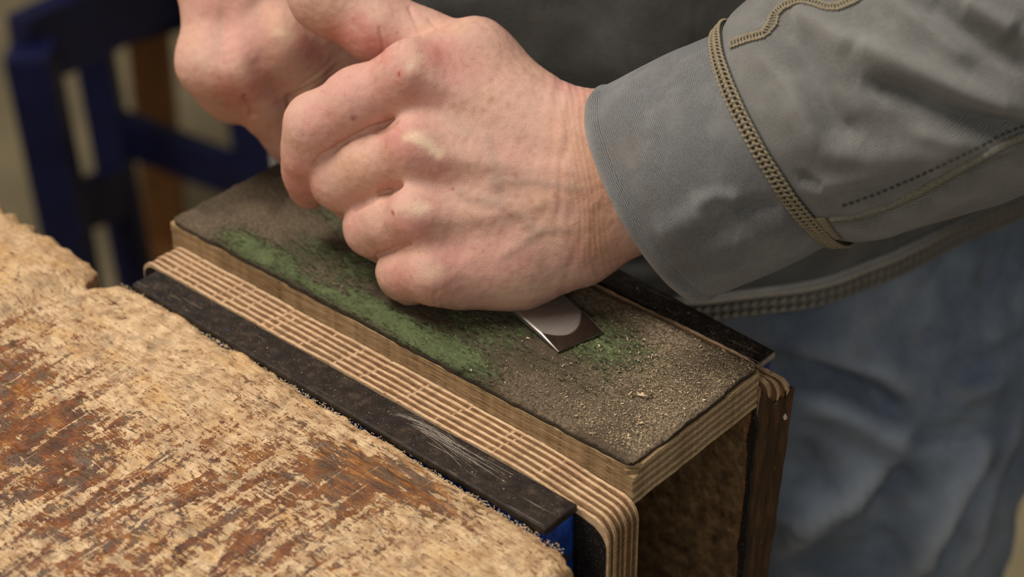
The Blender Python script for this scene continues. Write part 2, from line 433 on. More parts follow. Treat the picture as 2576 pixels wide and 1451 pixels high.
def mat_jaw():
    m = M('black_jaw_steel', 0.42, 0.4)
    c = m.ramp(m.noise(220, 5, 0.6), [(0.35, L4(22, 17, 13)), (0.55, L4(40, 32, 25)), (0.72, L4(68, 56, 45))])
    scr = m.step(0.66, 0.70, m.noise(1, 2, 0.5, m.scale((26, 900, 1), rot=(0, 0, 0.12)), 0.3))
    scr = m.math('MULTIPLY', scr, m.step(0.42, 0.56, m.noise(28, 1)))
    c = m.mix(m.math('MULTIPLY', scr, 0.6), c, L4(150, 136, 118))
    c = m.mix(m.step(0.70, 0.73, m.noise(1500, 2)), c, L4(150, 132, 108))
    blue = m.math('MULTIPLY', m.step(0.70, 0.72, m.noise(750, 3, 0.6)), m.step(0.5, 0.6, m.noise(40, 2)))
    c = m.mix(blue, c, L4(34, 70, 150))
    return m.out(c, m.math('ADD', 0.32, m.math('MULTIPLY', m.noise(300, 3), 0.25)), m.bump(m.noise(1200, 4), 0.25, 0.0004))
def mat_paint():
    m = M('blue_vise_paint', 0.42, 0.4)
    c = m.ramp(m.noise(180, 4), [(0.35, L4(14, 46, 120)), (0.65, L4(30, 80, 176))])
    c = m.mix(m.step(0.60, 0.62, m.noise(120, 4, 0.6)), c, L4(78, 58, 40))
    return m.out(c, None, m.bump(m.noise(500, 3), 0.3, 0.0006))
def mat_film():
    m = M('black_resin_film', 0.5, 0.4)
    c = m.mix(m.step(0.66, 0.70, m.noise(1700, 2)), L4(30, 25, 22), L4(128, 110, 90))
    return m.out(c, None, m.bump(m.noise(900, 3), 0.3, 0.0004))
def mat_brownface():
    m = M('brown_varnished_wood', 0.4, 0.4)
    c = m.ramp(m.noise(1, 4, 0.6, m.scale((600, 600, 50))), [(0.35, L4(38, 24, 14)), (0.55, L4(62, 40, 23)), (0.7, L4(86, 58, 34))])
    chip = m.step(0.67, 0.69, m.noise(240, 5, 0.65, m.scale((1, 1, 0.45))))
    c = m.mix(chip, c, L4(164, 124, 84))
    c = m.mix(m.step(0.725, 0.74, m.noise(260, 2, 0.4, m.scale((1, 1, 0.6), loc=(5, 5, 5)))), c, L4(190, 184, 176))
    return m.out(c, None, m.bump(m.math('SUBTRACT', m.noise(500, 4), chip), 0.5, 0.0006))
def mat_dusty():
    m = M('dusty_brown_board', 0.8, 0.2)
    c = m.ramp(m.noise(140, 6, 0.68), [(0.32, L4(52, 38, 24)), (0.5, L4(98, 76, 50)), (0.68, L4(140, 114, 80))])
    return m.out(c, None, m.bump(m.noise(700, 4), 0.5, 0.0007))
def mat_steel():
    m = M('polished_chisel_steel', 0.28, 0.5)
    br = m.noise(1, 3, 0.5, m.scale((1200, 60, 60), rot=(0, 0, -0.33)))
    c = m.ramp(br, [(0.3, L4(168, 160, 152)), (0.7, L4(182, 174, 166))])
    pol = m.attr('polish')
    r = m.math('SUBTRACT', m.math('ADD', 0.46, m.math('MULTIPLY', br, 0.04)), m.math('MULTIPLY', pol, 0.43))
    c = m.mix(m.math('MULTIPLY', pol, 0.75), c, L4(76, 66, 62))  # darker base colour paints in the dark reflection of the polished tip
    spot = m.math('MULTIPLY', m.step(0.70, 0.72, m.noise(1300, 2)), 0.6)
    c = m.mix(spot, c, L4(160, 140, 116))
    return m.out(c, r, m.bump(br, 0.02, 0.0001), 0.95)
def mat_flat(name, rgb, rough=0.6, var=0.25, sc=200, spec=0.35):
    m = M(name, rough, spec)
    a = np.array(lin(*rgb))
    c = m.ramp(m.noise(sc, 4, 0.6), [(0.3, tuple(a * (1 - var)) + (1,)), (0.7, tuple(np.minimum(a * (1 + var), 1)) + (1,))])
    return m.out(c, None, m.bump(m.noise(sc * 3, 3), 0.2, 0.0005))
def mat_knit(name, dark, light, freq, bumpd=0.0004, lightmix=0.5):
    """ribbed jersey: 'pat' carries (across the ribs, along the ribs) in millimetres"""
    m = M(name, 0.9, 0.12)
    p = m.sep(m.attr('pat', 'Vector'))
    wob = m.math('MULTIPLY', m.math('SUBTRACT', m.noise(350, 3), 0.5), 0.9)
    ph = m.math('MULTIPLY', m.math('ADD', p[0], wob), freq * 2 * math.pi)
    rib = m.math('MULTIPLY_ADD', m.math('SINE', ph), 0.5, 0.5)
    loop = m.math('MULTIPLY_ADD', m.math('SINE', m.math('ADD', m.math('MULTIPLY', p[1], 2 * math.pi * 1.7), m.math('MULTIPLY', ph, 0.5))), 0.5, 0.5)
    fz = m.noise(2400, 3, 0.7)
    t = m.math('ADD', m.math('MULTIPLY', rib, 0.27), m.math('ADD', m.math('MULTIPLY', loop, 0.16), m.math('MULTIPLY', fz, 0.5)))
    c = m.mix(m.step(0.25, 0.75, t), dark, light)
    fade = m.noise(45, 4, 0.6)
    c = m.mix(m.math('MULTIPLY', m.step(0.42, 0.7, fade), 0.35), c, tuple(np.minimum(np.array(light[:3]) * 1.15, 1)) + (1,))
    c = m.mix(m.math('MULTIPLY', m.step(0.55, 0.75, m.noise(28, 3)), 0.2), c, L4(104, 88, 68))
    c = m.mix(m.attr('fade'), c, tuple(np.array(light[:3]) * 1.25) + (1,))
    c = m.mix(m.step(0.76, 0.78, m.noise(1500, 2)), c, L4(170, 165, 155))
    m.b.inputs['Sheen Weight'].default_value = 0.25
    m.b.inputs['Sheen Roughness'].default_value = 0.5
    h = m.math('ADD', m.math('MULTIPLY', rib, 0.5), m.math('ADD', m.math('MULTIPLY', loop, 0.25), m.math('MULTIPLY', fz, 0.5)))
    return m.out(c, None, m.bump(h, 0.6, bumpd))
def mat_denim():
    m = M('faded_blue_denim', 0.85, 0.15)
    tw = m.noise(1, 3, 0.6, m.scale((900, 900, 2600), rot=(0.3, 0.2, 0.6)))
    t = m.math('ADD', m.math('MULTIPLY', tw, 0.5), m.math('MULTIPLY', m.noise(35, 5, 0.6), 0.5))
    c = m.ramp(t, [(0.34, L4(76, 87, 103)), (0.5, L4(106, 118, 135)), (0.66, L4(138, 147, 158))])
    c = m.mix(m.attr('fade'), c, L4(158, 164, 172))
    c = m.mix(m.math('MULTIPLY', m.step(0.6, 0.72, m.noise(30, 3, 0.5, m.scale((1, 1, 1), loc=(1, 5, 3)))), 0.35), c, L4(112, 102, 84))
    return m.out(c, None, m.bump(tw, 0.4, 0.0005))

SKIN = mat_skin()
BENCH = mat_bench()
PLY_L = mat_ply('pale_birch_ply', L4(160, 124, 92), L4(204, 168, 130), L4(226, 196, 160), L4(140, 112, 80), L4(172, 140, 104), L4(196, 166, 128), dirta=0.25)
PLY_D = mat_ply('brown_end_grain_ply', L4(70, 47, 28), L4(112, 80, 50), L4(146, 108, 70), L4(70, 48, 30), L4(104, 76, 50), L4(136, 104, 72))
PLY_F = mat_ply('yellowed_face_ply', L4(116, 92, 64), L4(154, 128, 92), L4(184, 156, 116), L4(156, 130, 98), L4(192, 166, 128), L4(212, 188, 150))
PLY_G = mat_ply('grey_brown_ply', L4(110, 86, 60), L4(148, 120, 86), L4(174, 146, 108), L4(116, 92, 68), L4(146, 119, 90), L4(168, 141, 110))
LEATHER = mat_leather()
JAW = mat_jaw(); PAINT = mat_paint(); FILM = mat_film(); BROWN = mat_brownface(); DUSTY = mat_dusty(); STEEL = mat_steel()
DUST = mat_flat('pale_wood_dust', (206, 182, 146), 0.85, 0.25, 900)
WALLM = mat_flat('cream_plaster', (196, 188, 170), 0.85, 0.06, 3)
WORN = mat_flat('worn_bright_steel', (150, 138, 124), 0.45, 0.2, 300)
FUZZ = mat_flat('leather_fibre', (92, 78, 62), 0.9, 0.3, 500)
FUZZ_D = mat_flat('dark_leather_fibre', (52, 40, 32), 0.9, 0.3, 500)
NAVY = mat_flat('navy_gloss_paint', (22, 25, 60), 0.4, 0.3, 30)
PINE = mat_flat('orange_pine', (128, 85, 46), 0.5, 0.25, 25)
HANDLE = mat_flat('chisel_handle_wood', (150, 104, 58), 0.4, 0.2, 60)
THREAD = mat_flat('beige_thread', (136, 125, 102), 0.85, 0.3, 1500)
THREAD_D = mat_flat('dark_grey_thread', (62, 60, 56), 0.85, 0.3, 1500)
THREAD_G = mat_flat('grey_hem_thread', (112, 106, 94), 0.85, 0.35, 1200)
CUFF = mat_knit('ribbed_grey_cuff_knit', L4(56, 57, 57), L4(140, 139, 137), 1.35)
SLEEVE = mat_knit('faded_grey_sleeve_knit', L4(64, 64, 62), L4(140, 138, 132), 1.35)
SHIRT = mat_knit('dark_grey_sweatshirt_knit', L4(56, 56, 54), L4(114, 112, 107), 1.1)
DENIM = mat_denim()
LEGWOOD = mat_flat('bench_leg_wood', (150, 116, 76), 0.6, 0.25, 40)
FLOORM = mat_flat('dusty_olive_concrete', (150, 136, 106), 0.8, 0.18, 6)

# ------------------------------------------------------------------ floor
box('floor', (-60, -40, -9.3), (50, 70, -9.0), FLOORM)
tag(bpy.data.objects['floor'], 'dusty olive grey concrete workshop floor', 'floor', kind='structure')

box('wall_back', (-45, 44, -9.0), (40, 46, 19.0), WALLM); tag(bpy.data.objects['wall_back'], 'plain cream plaster wall behind the worker', 'wall', kind='structure')
box('wall_left', (-47, -40, -9.0), (-45, 46, 19.0), WALLM); tag(bpy.data.objects['wall_left'], 'plain cream plaster wall beyond the stool', 'wall', kind='structure')
# ------------------------------------------------------------------ workbench
def bench():
    rt = root('workbench', (-4.0, -4.0, -9.0), 'heavily worn workbench with flaking brown finish and chewed pale edge', 'workbench')
    xs = np.concatenate([np.linspace(-9, -3.7, 40)[:-1], np.linspace(-3.7, 0.055, 640), np.full(10, 0.065)])
    dx = np.concatenate([np.zeros(39 + 640), np.linspace(0.015, 1.0, 10)])
    ys = np.concatenate([np.zeros(10), np.linspace(0, 1.75, 290), np.linspace(1.75, 7, 40)[1:]])
    dy = np.concatenate([np.linspace(1.0, 0.015, 10), np.zeros(290 + 39)])
    X, T = np.meshgrid(xs, ys, indexing='ij'); DX, DY = np.meshgrid(dx, dy, indexing='ij')
    def edge(x):
        P = np.stack([x * 5, x * 0, x * 0], -1)
        e = np.interp(x, [-3, -2.4, -1.6, -1.0, -0.5, 0.0], [-0.30, -0.318, -0.328, -0.345, -0.356, -0.368]) + 0.006 * fbm(P, 3, 3) + 0.006 * fbm(P * 5, 3, 9)
        w = sstep(-2.56, -2.50, x) * (1 - sstep(-2.50, -2.40, x))
        e = e - 0.105 * w
        left = 1 - sstep(-2.60, -2.54, x)
        e = e + left * (0.02 - 0.02 * np.abs(np.sin(x * 26)) )
        return e
    E_ = edge(X)
    # right-hand corner is rounded off
    E_ = E_ - 0.10 * sstep(-0.08, 0.065, X) ** 2 * 0.3
    Y = E_ - T
    P3 = np.stack([X, Y, np.zeros_like(X)], -1)
    near = np.exp(-T / 0.035)
    nearx = np.exp(-np.maximum(0.065 - X, 0) / 0.03)
    Z = -0.110 - 0.012 * near - 0.02 * nearx
    Z += 0.006 * fbm(P3 * np.array([2.5, 2.5, 1]), 3, 21)
    Z += -0.006 * sstep(0.25, 0.7, fbm(P3 * np.array([7, 14, 1]), 3, 31))
    Z += near * 0.010 * fbm(P3 * np.array([9, 30, 1]), 3, 55)
    left = 1 - sstep(-2.62, -2.50, X)
    Z += left * (0.045 * (1 - np.exp(-T / 0.05)) + 0.012 * near * np.sin(X * 52 + 2 * fbm(P3 * 3, 2, 8)))
    # saw kerfs across the left block
    Z += -0.012 * left * np.exp(-T / 0.25) * np.maximum(0, np.sin(X * 47 + 1.3 * fbm(P3 * 4, 2, 77))) ** 6
    D = np.maximum(DX, DY)
    side = D > 0
    Z = np.where(side, Z - D, Z)
    Y = np.where(DY > 0, Y + 0.004 * fbm(np.stack([X * 8, D * 3, X * 0], -1), 2, 5) - 0.25 * np.clip(D - 0.3, 0, 1) * 0, Y)
    wear = 0.44 + 0.40 * np.exp(-T / 0.10) + 0.25 * fbm(P3 * np.array([1.4, 1.8, 1]) + 5, 2, 91)
    wear += 0.50 * np.exp(-((X + 1.75) / 0.42) ** 2 - ((Y + 0.62) / 0.30) ** 2)       # pale ground in the middle
    wear += 0.75 * np.exp(-((X + 0.15) / 0.33) ** 2 - ((Y + 0.62) / 0.28) ** 2)       # pale corner
    wear -= 0.42 * np.exp(-((X + 0.85) / 0.30) ** 2 - ((Y + 0.62) / 0.16) ** 2)       # amber patch
    wear -= 0.30 * np.exp(-((X + 1.9) / 0.5) ** 2 - ((Y + 1.25) / 0.3) ** 2)
    wear -= 0.25 * np.exp(-((X + 2.2) / 0.3) ** 2 - ((Y + 0.95) / 0.25) ** 2)
    wear -= 0.62 * np.exp(-((X + 0.62) / 0.45) ** 2 - ((Y + 0.47) / 0.10) ** 2)       # amber streaks along the vise
    wear += 0.8 * left
    ed = np.clip(np.where(side, 1.0, 0.75 * np.exp(-T / 0.022) + 0.55 * left * np.exp(-T / 0.2)), 0, 1)
    V = np.stack([X, Y, Z], -1).reshape(-1, 3)
    build('bench_top', V, gridF(len(xs), len(ys))[:, ::-1], BENCH, rt, True, flts={'near': np.clip(1.15 * np.exp(-T / 0.22), 0, 1).ravel(), 'wear': wear.ravel(), 'edge': ed.ravel()})
    box('bench_core', (-9, -7.3, -1.05), (0.02, -0.50, -0.35), LEGWOOD, rt)
    for x in (-8.4, -0.5):
        for y in (-6.7, -1.1):
            box('leg', (x - 0.4, y - 0.4, -9.0), (x + 0.4, y + 0.4, -1.0), LEGWOOD, rt, 0.04)
    box('rail', (-8.0, -1.3, -7.4), (-0.9, -0.9, -6.4), LEGWOOD, rt, 0.03)
    box('rail', (-8.0, -6.9, -7.4), (-0.9, -6.5, -6.4), LEGWOOD, rt, 0.03)
bench()

# splinters standing up along the chewed bench edge
def splinters():
    parts = []
    for k in range(1100):
        x = rng.uniform(-2.4, 0.0); y = np.interp(x, [-2.4, -1.6, -1.0, -0.5, 0.0], [-0.320, -0.330, -0.347, -0.358, -0.370]) + rng.normal(-0.004, 0.006); z = -0.120 + rng.uniform(-0.006, 0.010)
        a = rng.uniform(0, 6.28); l = rng.uniform(0.003, 0.012); w = rng.uniform(0.001, 0.0028)
        d = np.array([math.cos(a), math.sin(a) * 0.5, rng.uniform(-0.2, 0.35)]) * l; s_ = np.array([-math.sin(a), math.cos(a), 0]) * w
        p = np.array([x, y, z]); V = np.array([p - s_, p + s_, p + d + s_ * 0.3, p + d - s_ * 0.3, p + d * 0.5 + np.array([0, 0, w * 1.2])])
        parts.append((V, [[0, 1, 4], [1, 2, 4], [2, 3, 4], [3, 0, 4], [0, 3, 2, 1]]))
    V, F = merge(parts)
    o = build('edge_splinters', V, F, DUST)
    tag(o, 'tiny pale wood splinters and crumbs along the bench edge beside the vise', 'splinters', kind='stuff')
splinters()

# ------------------------------------------------------------------ plywood pieces
def ply_upright(name, y0, y1, x0, x1, zt, zb, mat, parent, rec=0.0, seed=0, rr=0.09, rl=0.07, kerfs=(), sag=0.02, taper=0.0, rough=1.0):
    """one veneer of a jaw liner: an upright sheet with a chewed top edge and rounded corners"""
    n = 900
    x = np.linspace(x0, x1, n)
    P = np.stack([x * 10, np.full(n, y0 * 40), x * 0], -1)
    z = zt - rec + rough * (0.0030 * fbm(P * 0.6, 3, seed) + 0.0007 * fbm(P * 6, 2, seed + 5))
    def corner(d, r):
        return np.where(d < r, r - np.sqrt(np.maximum(r * r - (r - d) ** 2, 0)), 0)
    z = z - corner(x1 - x, rr) - corner(x - x0, rl) - sag * sstep(x1 - 0.55, x1, x) ** 1.5
    fresh = np.zeros(n)
    for kx, kd, kw in kerfs:
        g = np.exp(-((x - kx) / kw) ** 2); z -= kd * g; fresh = np.maximum(fresh, np.minimum(1, g * 1.3) * rng.uniform(0.25, 0.95))
    m_ = 14
    zr = np.linspace(z[-1], zb, m_)[1:]; xr = x1 - taper * (zt - zr) + 0.002 * rough * fbm(np.stack([zr * 12, zr * 0 + y0 * 50, zr * 0], -1), 2, seed + 9)
    zl = np.linspace(zb, z[0], m_)[:-1]; xl = np.full(m_ - 1, x0)
    ox = np.concatenate([x, xr, xl]); oz = np.concatenate([z, zr, zl]); N = len(ox)
    V = np.concatenate([np.stack([ox, np.full(N, y0), oz], -1), np.stack([ox, np.full(N, y1), oz], -1)])
    F = [list(range(N)), list(range(2 * N - 1, N - 1, -1))] + [[i, i + N, (i + 1) % N + N, (i + 1) % N] for i in range(N)]
    fr = np.concatenate([fresh, np.zeros(2 * (m_ - 1))]); fr = np.concatenate([fr, fr])
    return build(name, V, F, mat, parent, flts={'fresh': fr})
def liner(label, ys, x0, x1, zt, zb, kerfs, mats, film=None, back=None, rr=0.09, rl=0.07, sag=0.02, taper=0.0, seed=0, rough=1.0, slant=0.0):
    rt = root('jaw_liner', ((x0 + x1) / 2, (ys[0] + ys[-1]) / 2, zb), label, 'jaw liner', 'plywood liners of the vise jaws')
    n = len(ys) - 1
    for i in range(n):
        light = i % 2 == 0
        ks = [(a + rng.normal(0, 0.002) + sl * (ys[i] - ys[0]), d * rng.uniform(0.3, 0.8) * (0.5 if light else 0.2), w * 0.9) for a, d, w, sl in kerfs if rng.random() < 0.85]
        ply_upright('ply', ys[i], ys[i + 1] - 0.0006, x0 + rng.uniform(0, 0.01), x1 - slant * (ys[-1] - ys[i + 1]) - rng.uniform(0, 0.006), zt, zb, mats[0] if light else mats[1], rt,
                    0.0 if light else 0.0045, seed + i * 7, rr, rl, ks, sag, taper, rough)
    if film:
        ply_upright('resin_face', ys[0] - 0.004, ys[0] - 0.0005, x0 + 0.01, x1 - 0.012, zt - 0.012, zb, film, rt, 0.0, seed + 300, rr * 1.1, rl, (), sag + 0.02, taper)
    if back:
        ply_upright('resin_face', ys[-1] + 0.0005, ys[-1] + 0.004, x0 + 0.01, x1 - 0.012, zt - 0.012, zb, back, rt, 0.0, seed + 301, rr, rl, (), sag, taper)
    return rt
kf = [(-2.30, .012, .006, .3), (-2.22, .010, .005, .2), (-2.13, .014, .006, .25), (-2.02, .012, .005, .2), (-1.96, .012, .006, .25), (-1.86, .010, .005, .1), (-1.73, .014, .006, .2), (-1.68, .014, .006, .2),
      (-1.52, .006, .004, .5), (-1.33, .010, .005, .2), (-1.19, .012, .006, .15), (-0.98, .012, .006, .15), (-0.80, .008, .004, .4), (-0.55, .010, .006, .1), (-0.52, .006, .004, .2), (-0.33, .004, .004, .3)]
liner('plywood jaw liner striped with saw cuts beside the bench edge', np.r_[-0.172, -0.172 + np.cumsum([0.013, 0.018] * 5 + [0.013])], -2.44, 0.036, -0.088, -1.7, kf, (PLY_L, PLY_D), FILM, None, 0.075, 0.06, 0.035, 0.0, 11)
liner('battered plywood jaw liner with dark varnished end behind the leather block', np.linspace(0.768, 0.868, 8), -2.44, 0.066, -0.060, -1.9, [(-0.1 - 0.02 * k, .01, .004, .2) for k in range(3)], (PLY_L, PLY_D), None, None, 0.05, 0.06, 0.02, 0.045, 211, 2.2, 0.8)
far = [o for o in bpy.data.objects if o.name.startswith('jaw_liner')][-1]
# dusty inner sheet and varnished end skin of the far liner
V, F = box_vf((-1.25, 0.764, -1.0), (2.42, 0.006, 1.75), 0.0)
build('dusty_face', V, F, DUSTY, far)
zz_ = np.linspace(-0.13, -1.88, 60); yy_ = np.linspace(0.766, 0.868, 9)
ZZ, YY = np.meshgrid(zz_, yy_, indexing='ij'); XX = 0.078 - 0.8 * (0.868 - YY) - 0.045 * (-0.06 - ZZ) + 0.0
XX = XX + 0.003 * fbm(np.stack([ZZ * 10, YY * 60, ZZ * 0], -1), 3, 33); ZZ = ZZ + np.where(np.arange(60)[:, None] == 0, 0.05 * fbm(np.stack([YY * 50, YY * 0, YY * 0], -1), 2, 35), 0)
V = np.stack([XX, YY, ZZ], -1).reshape(-1, 3); Fq = gridF(60, 9)
V = np.concatenate([V, V - np.array([0.012, 0, 0])]); Fq = np.concatenate([Fq, Fq[:, ::-1] + 540])
build('varnished_end', V, Fq, BROWN, far, True)
def ragged(x0, x1, y0, y1, z0, z1, seed, n=70):
    z = np.linspace(z1, z0, n); a = 0.010 * fbm(np.stack([z * 9, z * 0, z * 0], -1), 3, seed); b = 0.012 * fbm(np.stack([z * 11, z * 0, z * 0], -1), 3, seed + 4)
    sh = 0.006 * (z - z1)
    L_ = np.stack([x0 + a + sh, np.full(n, y0), z], -1); R_ = np.stack([x1 + b + sh, np.full(n, y0), z], -1)
    V = np.concatenate([L_, R_, L_ + [0, y1 - y0, 0], R_ + [0, y1 - y0, 0]]); F = []
    for i in range(n - 1):
        F += [[i, i + 1, n + i + 1, n + i], [2 * n + i, 3 * n + i, 3 * n + i + 1, 2 * n + i + 1], [i, 2 * n + i, 2 * n + i + 1, i + 1], [n + i, n + i + 1, 3 * n + i + 1, 3 * n + i]]
    return V, F
V, F = ragged(-0.034, -0.006, 0.752, 0.767, -1.7, -0.16, 5); build('torn_edge', V, F, FILM, far)
V, F = ragged(-0.052, -0.036, 0.756, 0.766, -1.7, -0.16, 15); build('torn_edge', V, F, PLY_D, far)

# ------------------------------------------------------------------ vise
def vise():
    rt = root('bench_vise', (-1.2, 0.3, -9.0 + 6.6), 'blue painted iron bench vise with black steel jaw plates', 'vise')
    for (y0, y1, x0, x1, zt) in ((-0.350, -0.178, -2.335, -0.10, -0.092), (0.872, 0.992, -2.34, -0.10, -0.085)):
        V, F = box_vf(((x0 + x1) / 2, (y0 + y1) / 2, zt - 0.016), (x1 - x0, y1 - y0, 0.032), 0.008, seg=3)
        sk = 0.0 if y0 < 0 else -0.07
        if y0 < 0: V[:, 1] += np.where(V[:, 1] < (y0 + y1) / 2, -0.018 * (V[:, 0] + 0.2), 0)
        V[:, 1] += sk * (V[:, 0] - x1); build('jaw_plate', V, F, JAW, rt)
        V, F = box_vf(((x0 + x1) / 2, (y0 + y1) / 2 + 0.002, zt - 0.70), (x1 - x0 - 0.012, y1 - y0 - 0.014, 1.33), 0.02, seg=2)
        if y0 < 0: V[:, 1] += np.where(V[:, 1] < (y0 + y1) / 2, -0.018 * (V[:, 0] + 0.2) + 0.006, 0)
        V[:, 1] += sk * (V[:, 0] - x1); build('jaw_casting', V, F, PAINT, rt)
    V, F = box_vf((-0.098, 0.936, -0.100), (0.006, 0.100, 0.022), 0.002); build('worn_corner', V, F, WORN, rt)
    parts = []
    for k in range(30):
        f = k / 29; a = (985 + 70 * f + rng.normal(0, 5), 1040 + 35 * f + rng.normal(0, 5)); b = (1110 + 190 * f + rng.normal(0, 22), 1112 + 110 * f + rng.normal(0, 10)); t = np.linspace(rng.uniform(0, 0.25), rng.uniform(0.7, 1), 9)
        bow = rng.uniform(10, 22)
        P = np.array([atz(a[0] + (b[0] - a[0]) * q + (1 - f) * bow * math.sin(q * 3.1), a[1] + (b[1] - a[1]) * q - (1 - f) * bow * math.sin(q * 3.1), -0.0918) for q in t])
        parts.append(tube_vf(P, 0.0006 * rng.uniform(0.6, 1.3), 4))
    V, F = merge(parts); tag(build('scratch_marks', V, F, WORN, rt), kind='stuff')
    for x in (-1.75, -0.65):
        V, F = tube_vf(np.array([[x, -3.0, -1.62], [x, 1.3, -1.62]]), 0.11, 20)
        build('guide_rod', V, F, STEEL, rt, True)
    V, F = tube_vf(np.array([[-1.2, -3.0, -1.55], [-1.2, 1.8, -1.55]]), 0.14, 20)
    build('screw', V, F, STEEL, rt, True)
    V, F = tube_vf(np.array([[-1.2, 1.10, -1.55], [-1.2, 1.45, -1.55]]), 0.26, 24)
    build('hub', V, F, PAINT, rt, True)
    V, F = box_vf((-0.62, 0.40, -1.62), (1.1, 0.68, 0.28), 0.08)
    build('slide_housing', V, F, PAINT, rt)
    box('mounting_plate', (-2.2, -2.6, -2.0), (-0.2, -0.3, -1.1), PAINT, rt, 0.04)
vise()

# ------------------------------------------------------------------ strop block
XL, YW = 2.462, 0.755
def strop():
    rt = root('strop_block', (-XL / 2, YW / 2, -0.156), 'long plywood block topped with brown leather rubbed with green paste', 'strop')
    n = 9; zz = np.linspace(-0.160, -0.002, n + 1)
    for i in range(n):
        light = i % 2 == 0
        ins = rng.uniform(0, 0.004, 4)
        nseg = 60
        # corner of the top veneers is broken away at the near right end
        brk = 0.055 if i == n - 1 else (0.03 if i == n - 2 else 0.004)
        x0, x1, y0, y1 = -XL + ins[0], -ins[1], ins[2] * 0.5, YW - ins[3]
        o = [(x0 + 0.01, y0), (x1 - brk, y0), (x1, y0 + brk), (x1, y1 - 0.012), (x1 - 0.012, y1), (x0 + 0.03, y1), (x0, y1 - 0.03), (x0, y0 + 0.01)]
        pts = []
        for a, b in zip(o, o[1:] + o[:1]):
            m_ = max(2, int(np.hypot(b[0] - a[0], b[1] - a[1]) / 0.02))
            for t in np.arange(m_) / m_: pts.append((a[0] + (b[0] - a[0]) * t, a[1] + (b[1] - a[1]) * t))
        pts = np.array(pts); pts += 0.0016 * np.stack([fbm(np.c_[pts * 20, np.full(len(pts), i * 9.1)], 2, 3), fbm(np.c_[pts * 20, np.full(len(pts), i * 7.3)], 2, 4)], -1)
        N = len(pts)
        V = np.concatenate([np.c_[pts, np.full(N, zz[i])], np.c_[pts, np.full(N, zz[i + 1] - 0.0004)]])
        F = [list(range(N - 1, -1, -1)), list(range(N, 2 * N))] + [[k, (k + 1) % N, (k + 1) % N + N, k + N] for k in range(N)]
        build('ply', V, F, PLY_F if light else PLY_G, rt, flts={'fresh': np.zeros(2 * N)})
    # leather sheet
    nx, ny = 620, 200
    x = np.linspace(-XL + 0.006, -0.008, nx); y = np.linspace(0.004, YW - 0.002, ny)
    X, Y = np.meshgrid(x, y, indexing='ij'); P3 = np.stack([X, Y, X * 0], -1)
    ex = np.minimum(X + XL, -X); ey = np.minimum(Y, YW - Y); e = np.minimum(ex, ey)
    # wavy cut on the near-right end and rounded corners
    Xd = X - 0.010 * sstep(-0.06, 0.0, X) * (0.4 + np.sin(Y * 11 + 0.6)) * 0.6 + 0.004 * fbm(P3 * 14, 2, 61)
    Yd = Y + 0.004 * fbm(P3 * np.array([14, 14, 1]), 2, 62) + 0.012 * sstep(0.55, 0.75, Y) * fbm(P3 * np.array([9, 1, 1]), 3, 63)
    rc = 0.06
    for cx, cy, sx, sy in ((-XL, 0, 1, 1), (0, 0, -1, 1), (0, YW, -1, -1), (-XL, YW, 1, -1)):
        ax = (Xd - cx) * sx; ay = (Yd - cy) * sy; q = rc - ax; w = rc - ay
        dd = np.hypot(np.maximum(q, 0), np.maximum(w, 0)); over = (q > 0) & (w > 0) & (dd > rc * 0.98)
        f = np.where(over, rc * 0.98 / np.maximum(dd, 1e-6), 1)
        Xd = np.where(over, cx + sx * (rc - q * f), Xd); Yd = np.where(over, cy + sy * (rc - w * f), Yd)
    Z = 0.021 - 0.006 * np.exp(-e / 0.012) + 0.0026 * fbm(P3 * 22, 3, 64) + 0.0022 * fbm(P3 * 90, 2, 65)
    Z += 0.0025 * np.sin(X * 3.0) * 0.5
    ntear = np.exp(-((X + 0.03) / 0.07) ** 2 - ((Y - 0.10) / 0.14) ** 2); Z -= 0.010 * ntear
    g = 0.95 * np.exp(-((Y - 0.075) / 0.085) ** 2) * sstep(-2.33, -2.02, X) * (1 - sstep(-0.95, -0.52, X))
    g = np.maximum(g, 0.60 * np.exp(-((Y - 0.26) / 0.15) ** 2) * sstep(-2.15, -1.8, X) * (1 - sstep(-1.0, -0.5, X)))
    g = np.maximum(g, 0.56 * np.exp(-((X + 0.55) / 0.40) ** 2 - ((Y - 0.48) / 0.24) ** 2))
    g = np.maximum(g, 0.55 * np.exp(-((X + 1.0) / 0.5) ** 2 - ((Y - 0.42) / 0.26) ** 2))
    g = np.maximum(g, 0.42 * np.exp(-((X + 1.9) / 0.3) ** 2 - ((Y - 0.5) / 0.2) ** 2))
    g = g + 0.16 * fbm(P3 * np.array([4, 9, 1]), 3, 66) - 0.04
    g = g * (1 - 0.55 * sstep(0.3, 0.6, fbm(P3 * np.array([3, 10, 1]) + 3, 3, 67)))
    dark = 0.55 * np.exp(-((X + 1.55) / 0.55) ** 2 - ((Y - 0.42) / 0.22) ** 2) + 0.5 * np.exp(-((X + 0.42) / 0.14) ** 2 - ((Y - 0.20) / 0.12) ** 2) + 0.55 * sstep(-0.1, 0.6, fbm(P3 * 5, 4, 68)) + 0.25 * sstep(-1.9, -2.3, X)  # first term puts the near hand's shadow into the leather colour
    dusty = 0.62 * sstep(-0.75, -0.15, X + 0.25 * (Y - 0.35)) * (0.6 + 0.5 * fbm(P3 * 6, 3, 69)) + 0.25 * sstep(-2.0, -2.4, X)
    rim = np.exp(-e / 0.006) + 0.5 * np.exp(-e / 0.012)
    V = np.stack([Xd, Yd, Z], -1); Vb = V.copy(); Vb[..., 2] = -0.001
    top = V.reshape(-1, 3); F = gridF(nx, ny).tolist()
    # skirt
    loop = [(i, 0) for i in range(nx)] + [(nx - 1, j) for j in range(1, ny)] + [(i, ny - 1) for i in range(nx - 2, -1, -1)] + [(0, j) for j in range(ny - 2, 0, -1)]
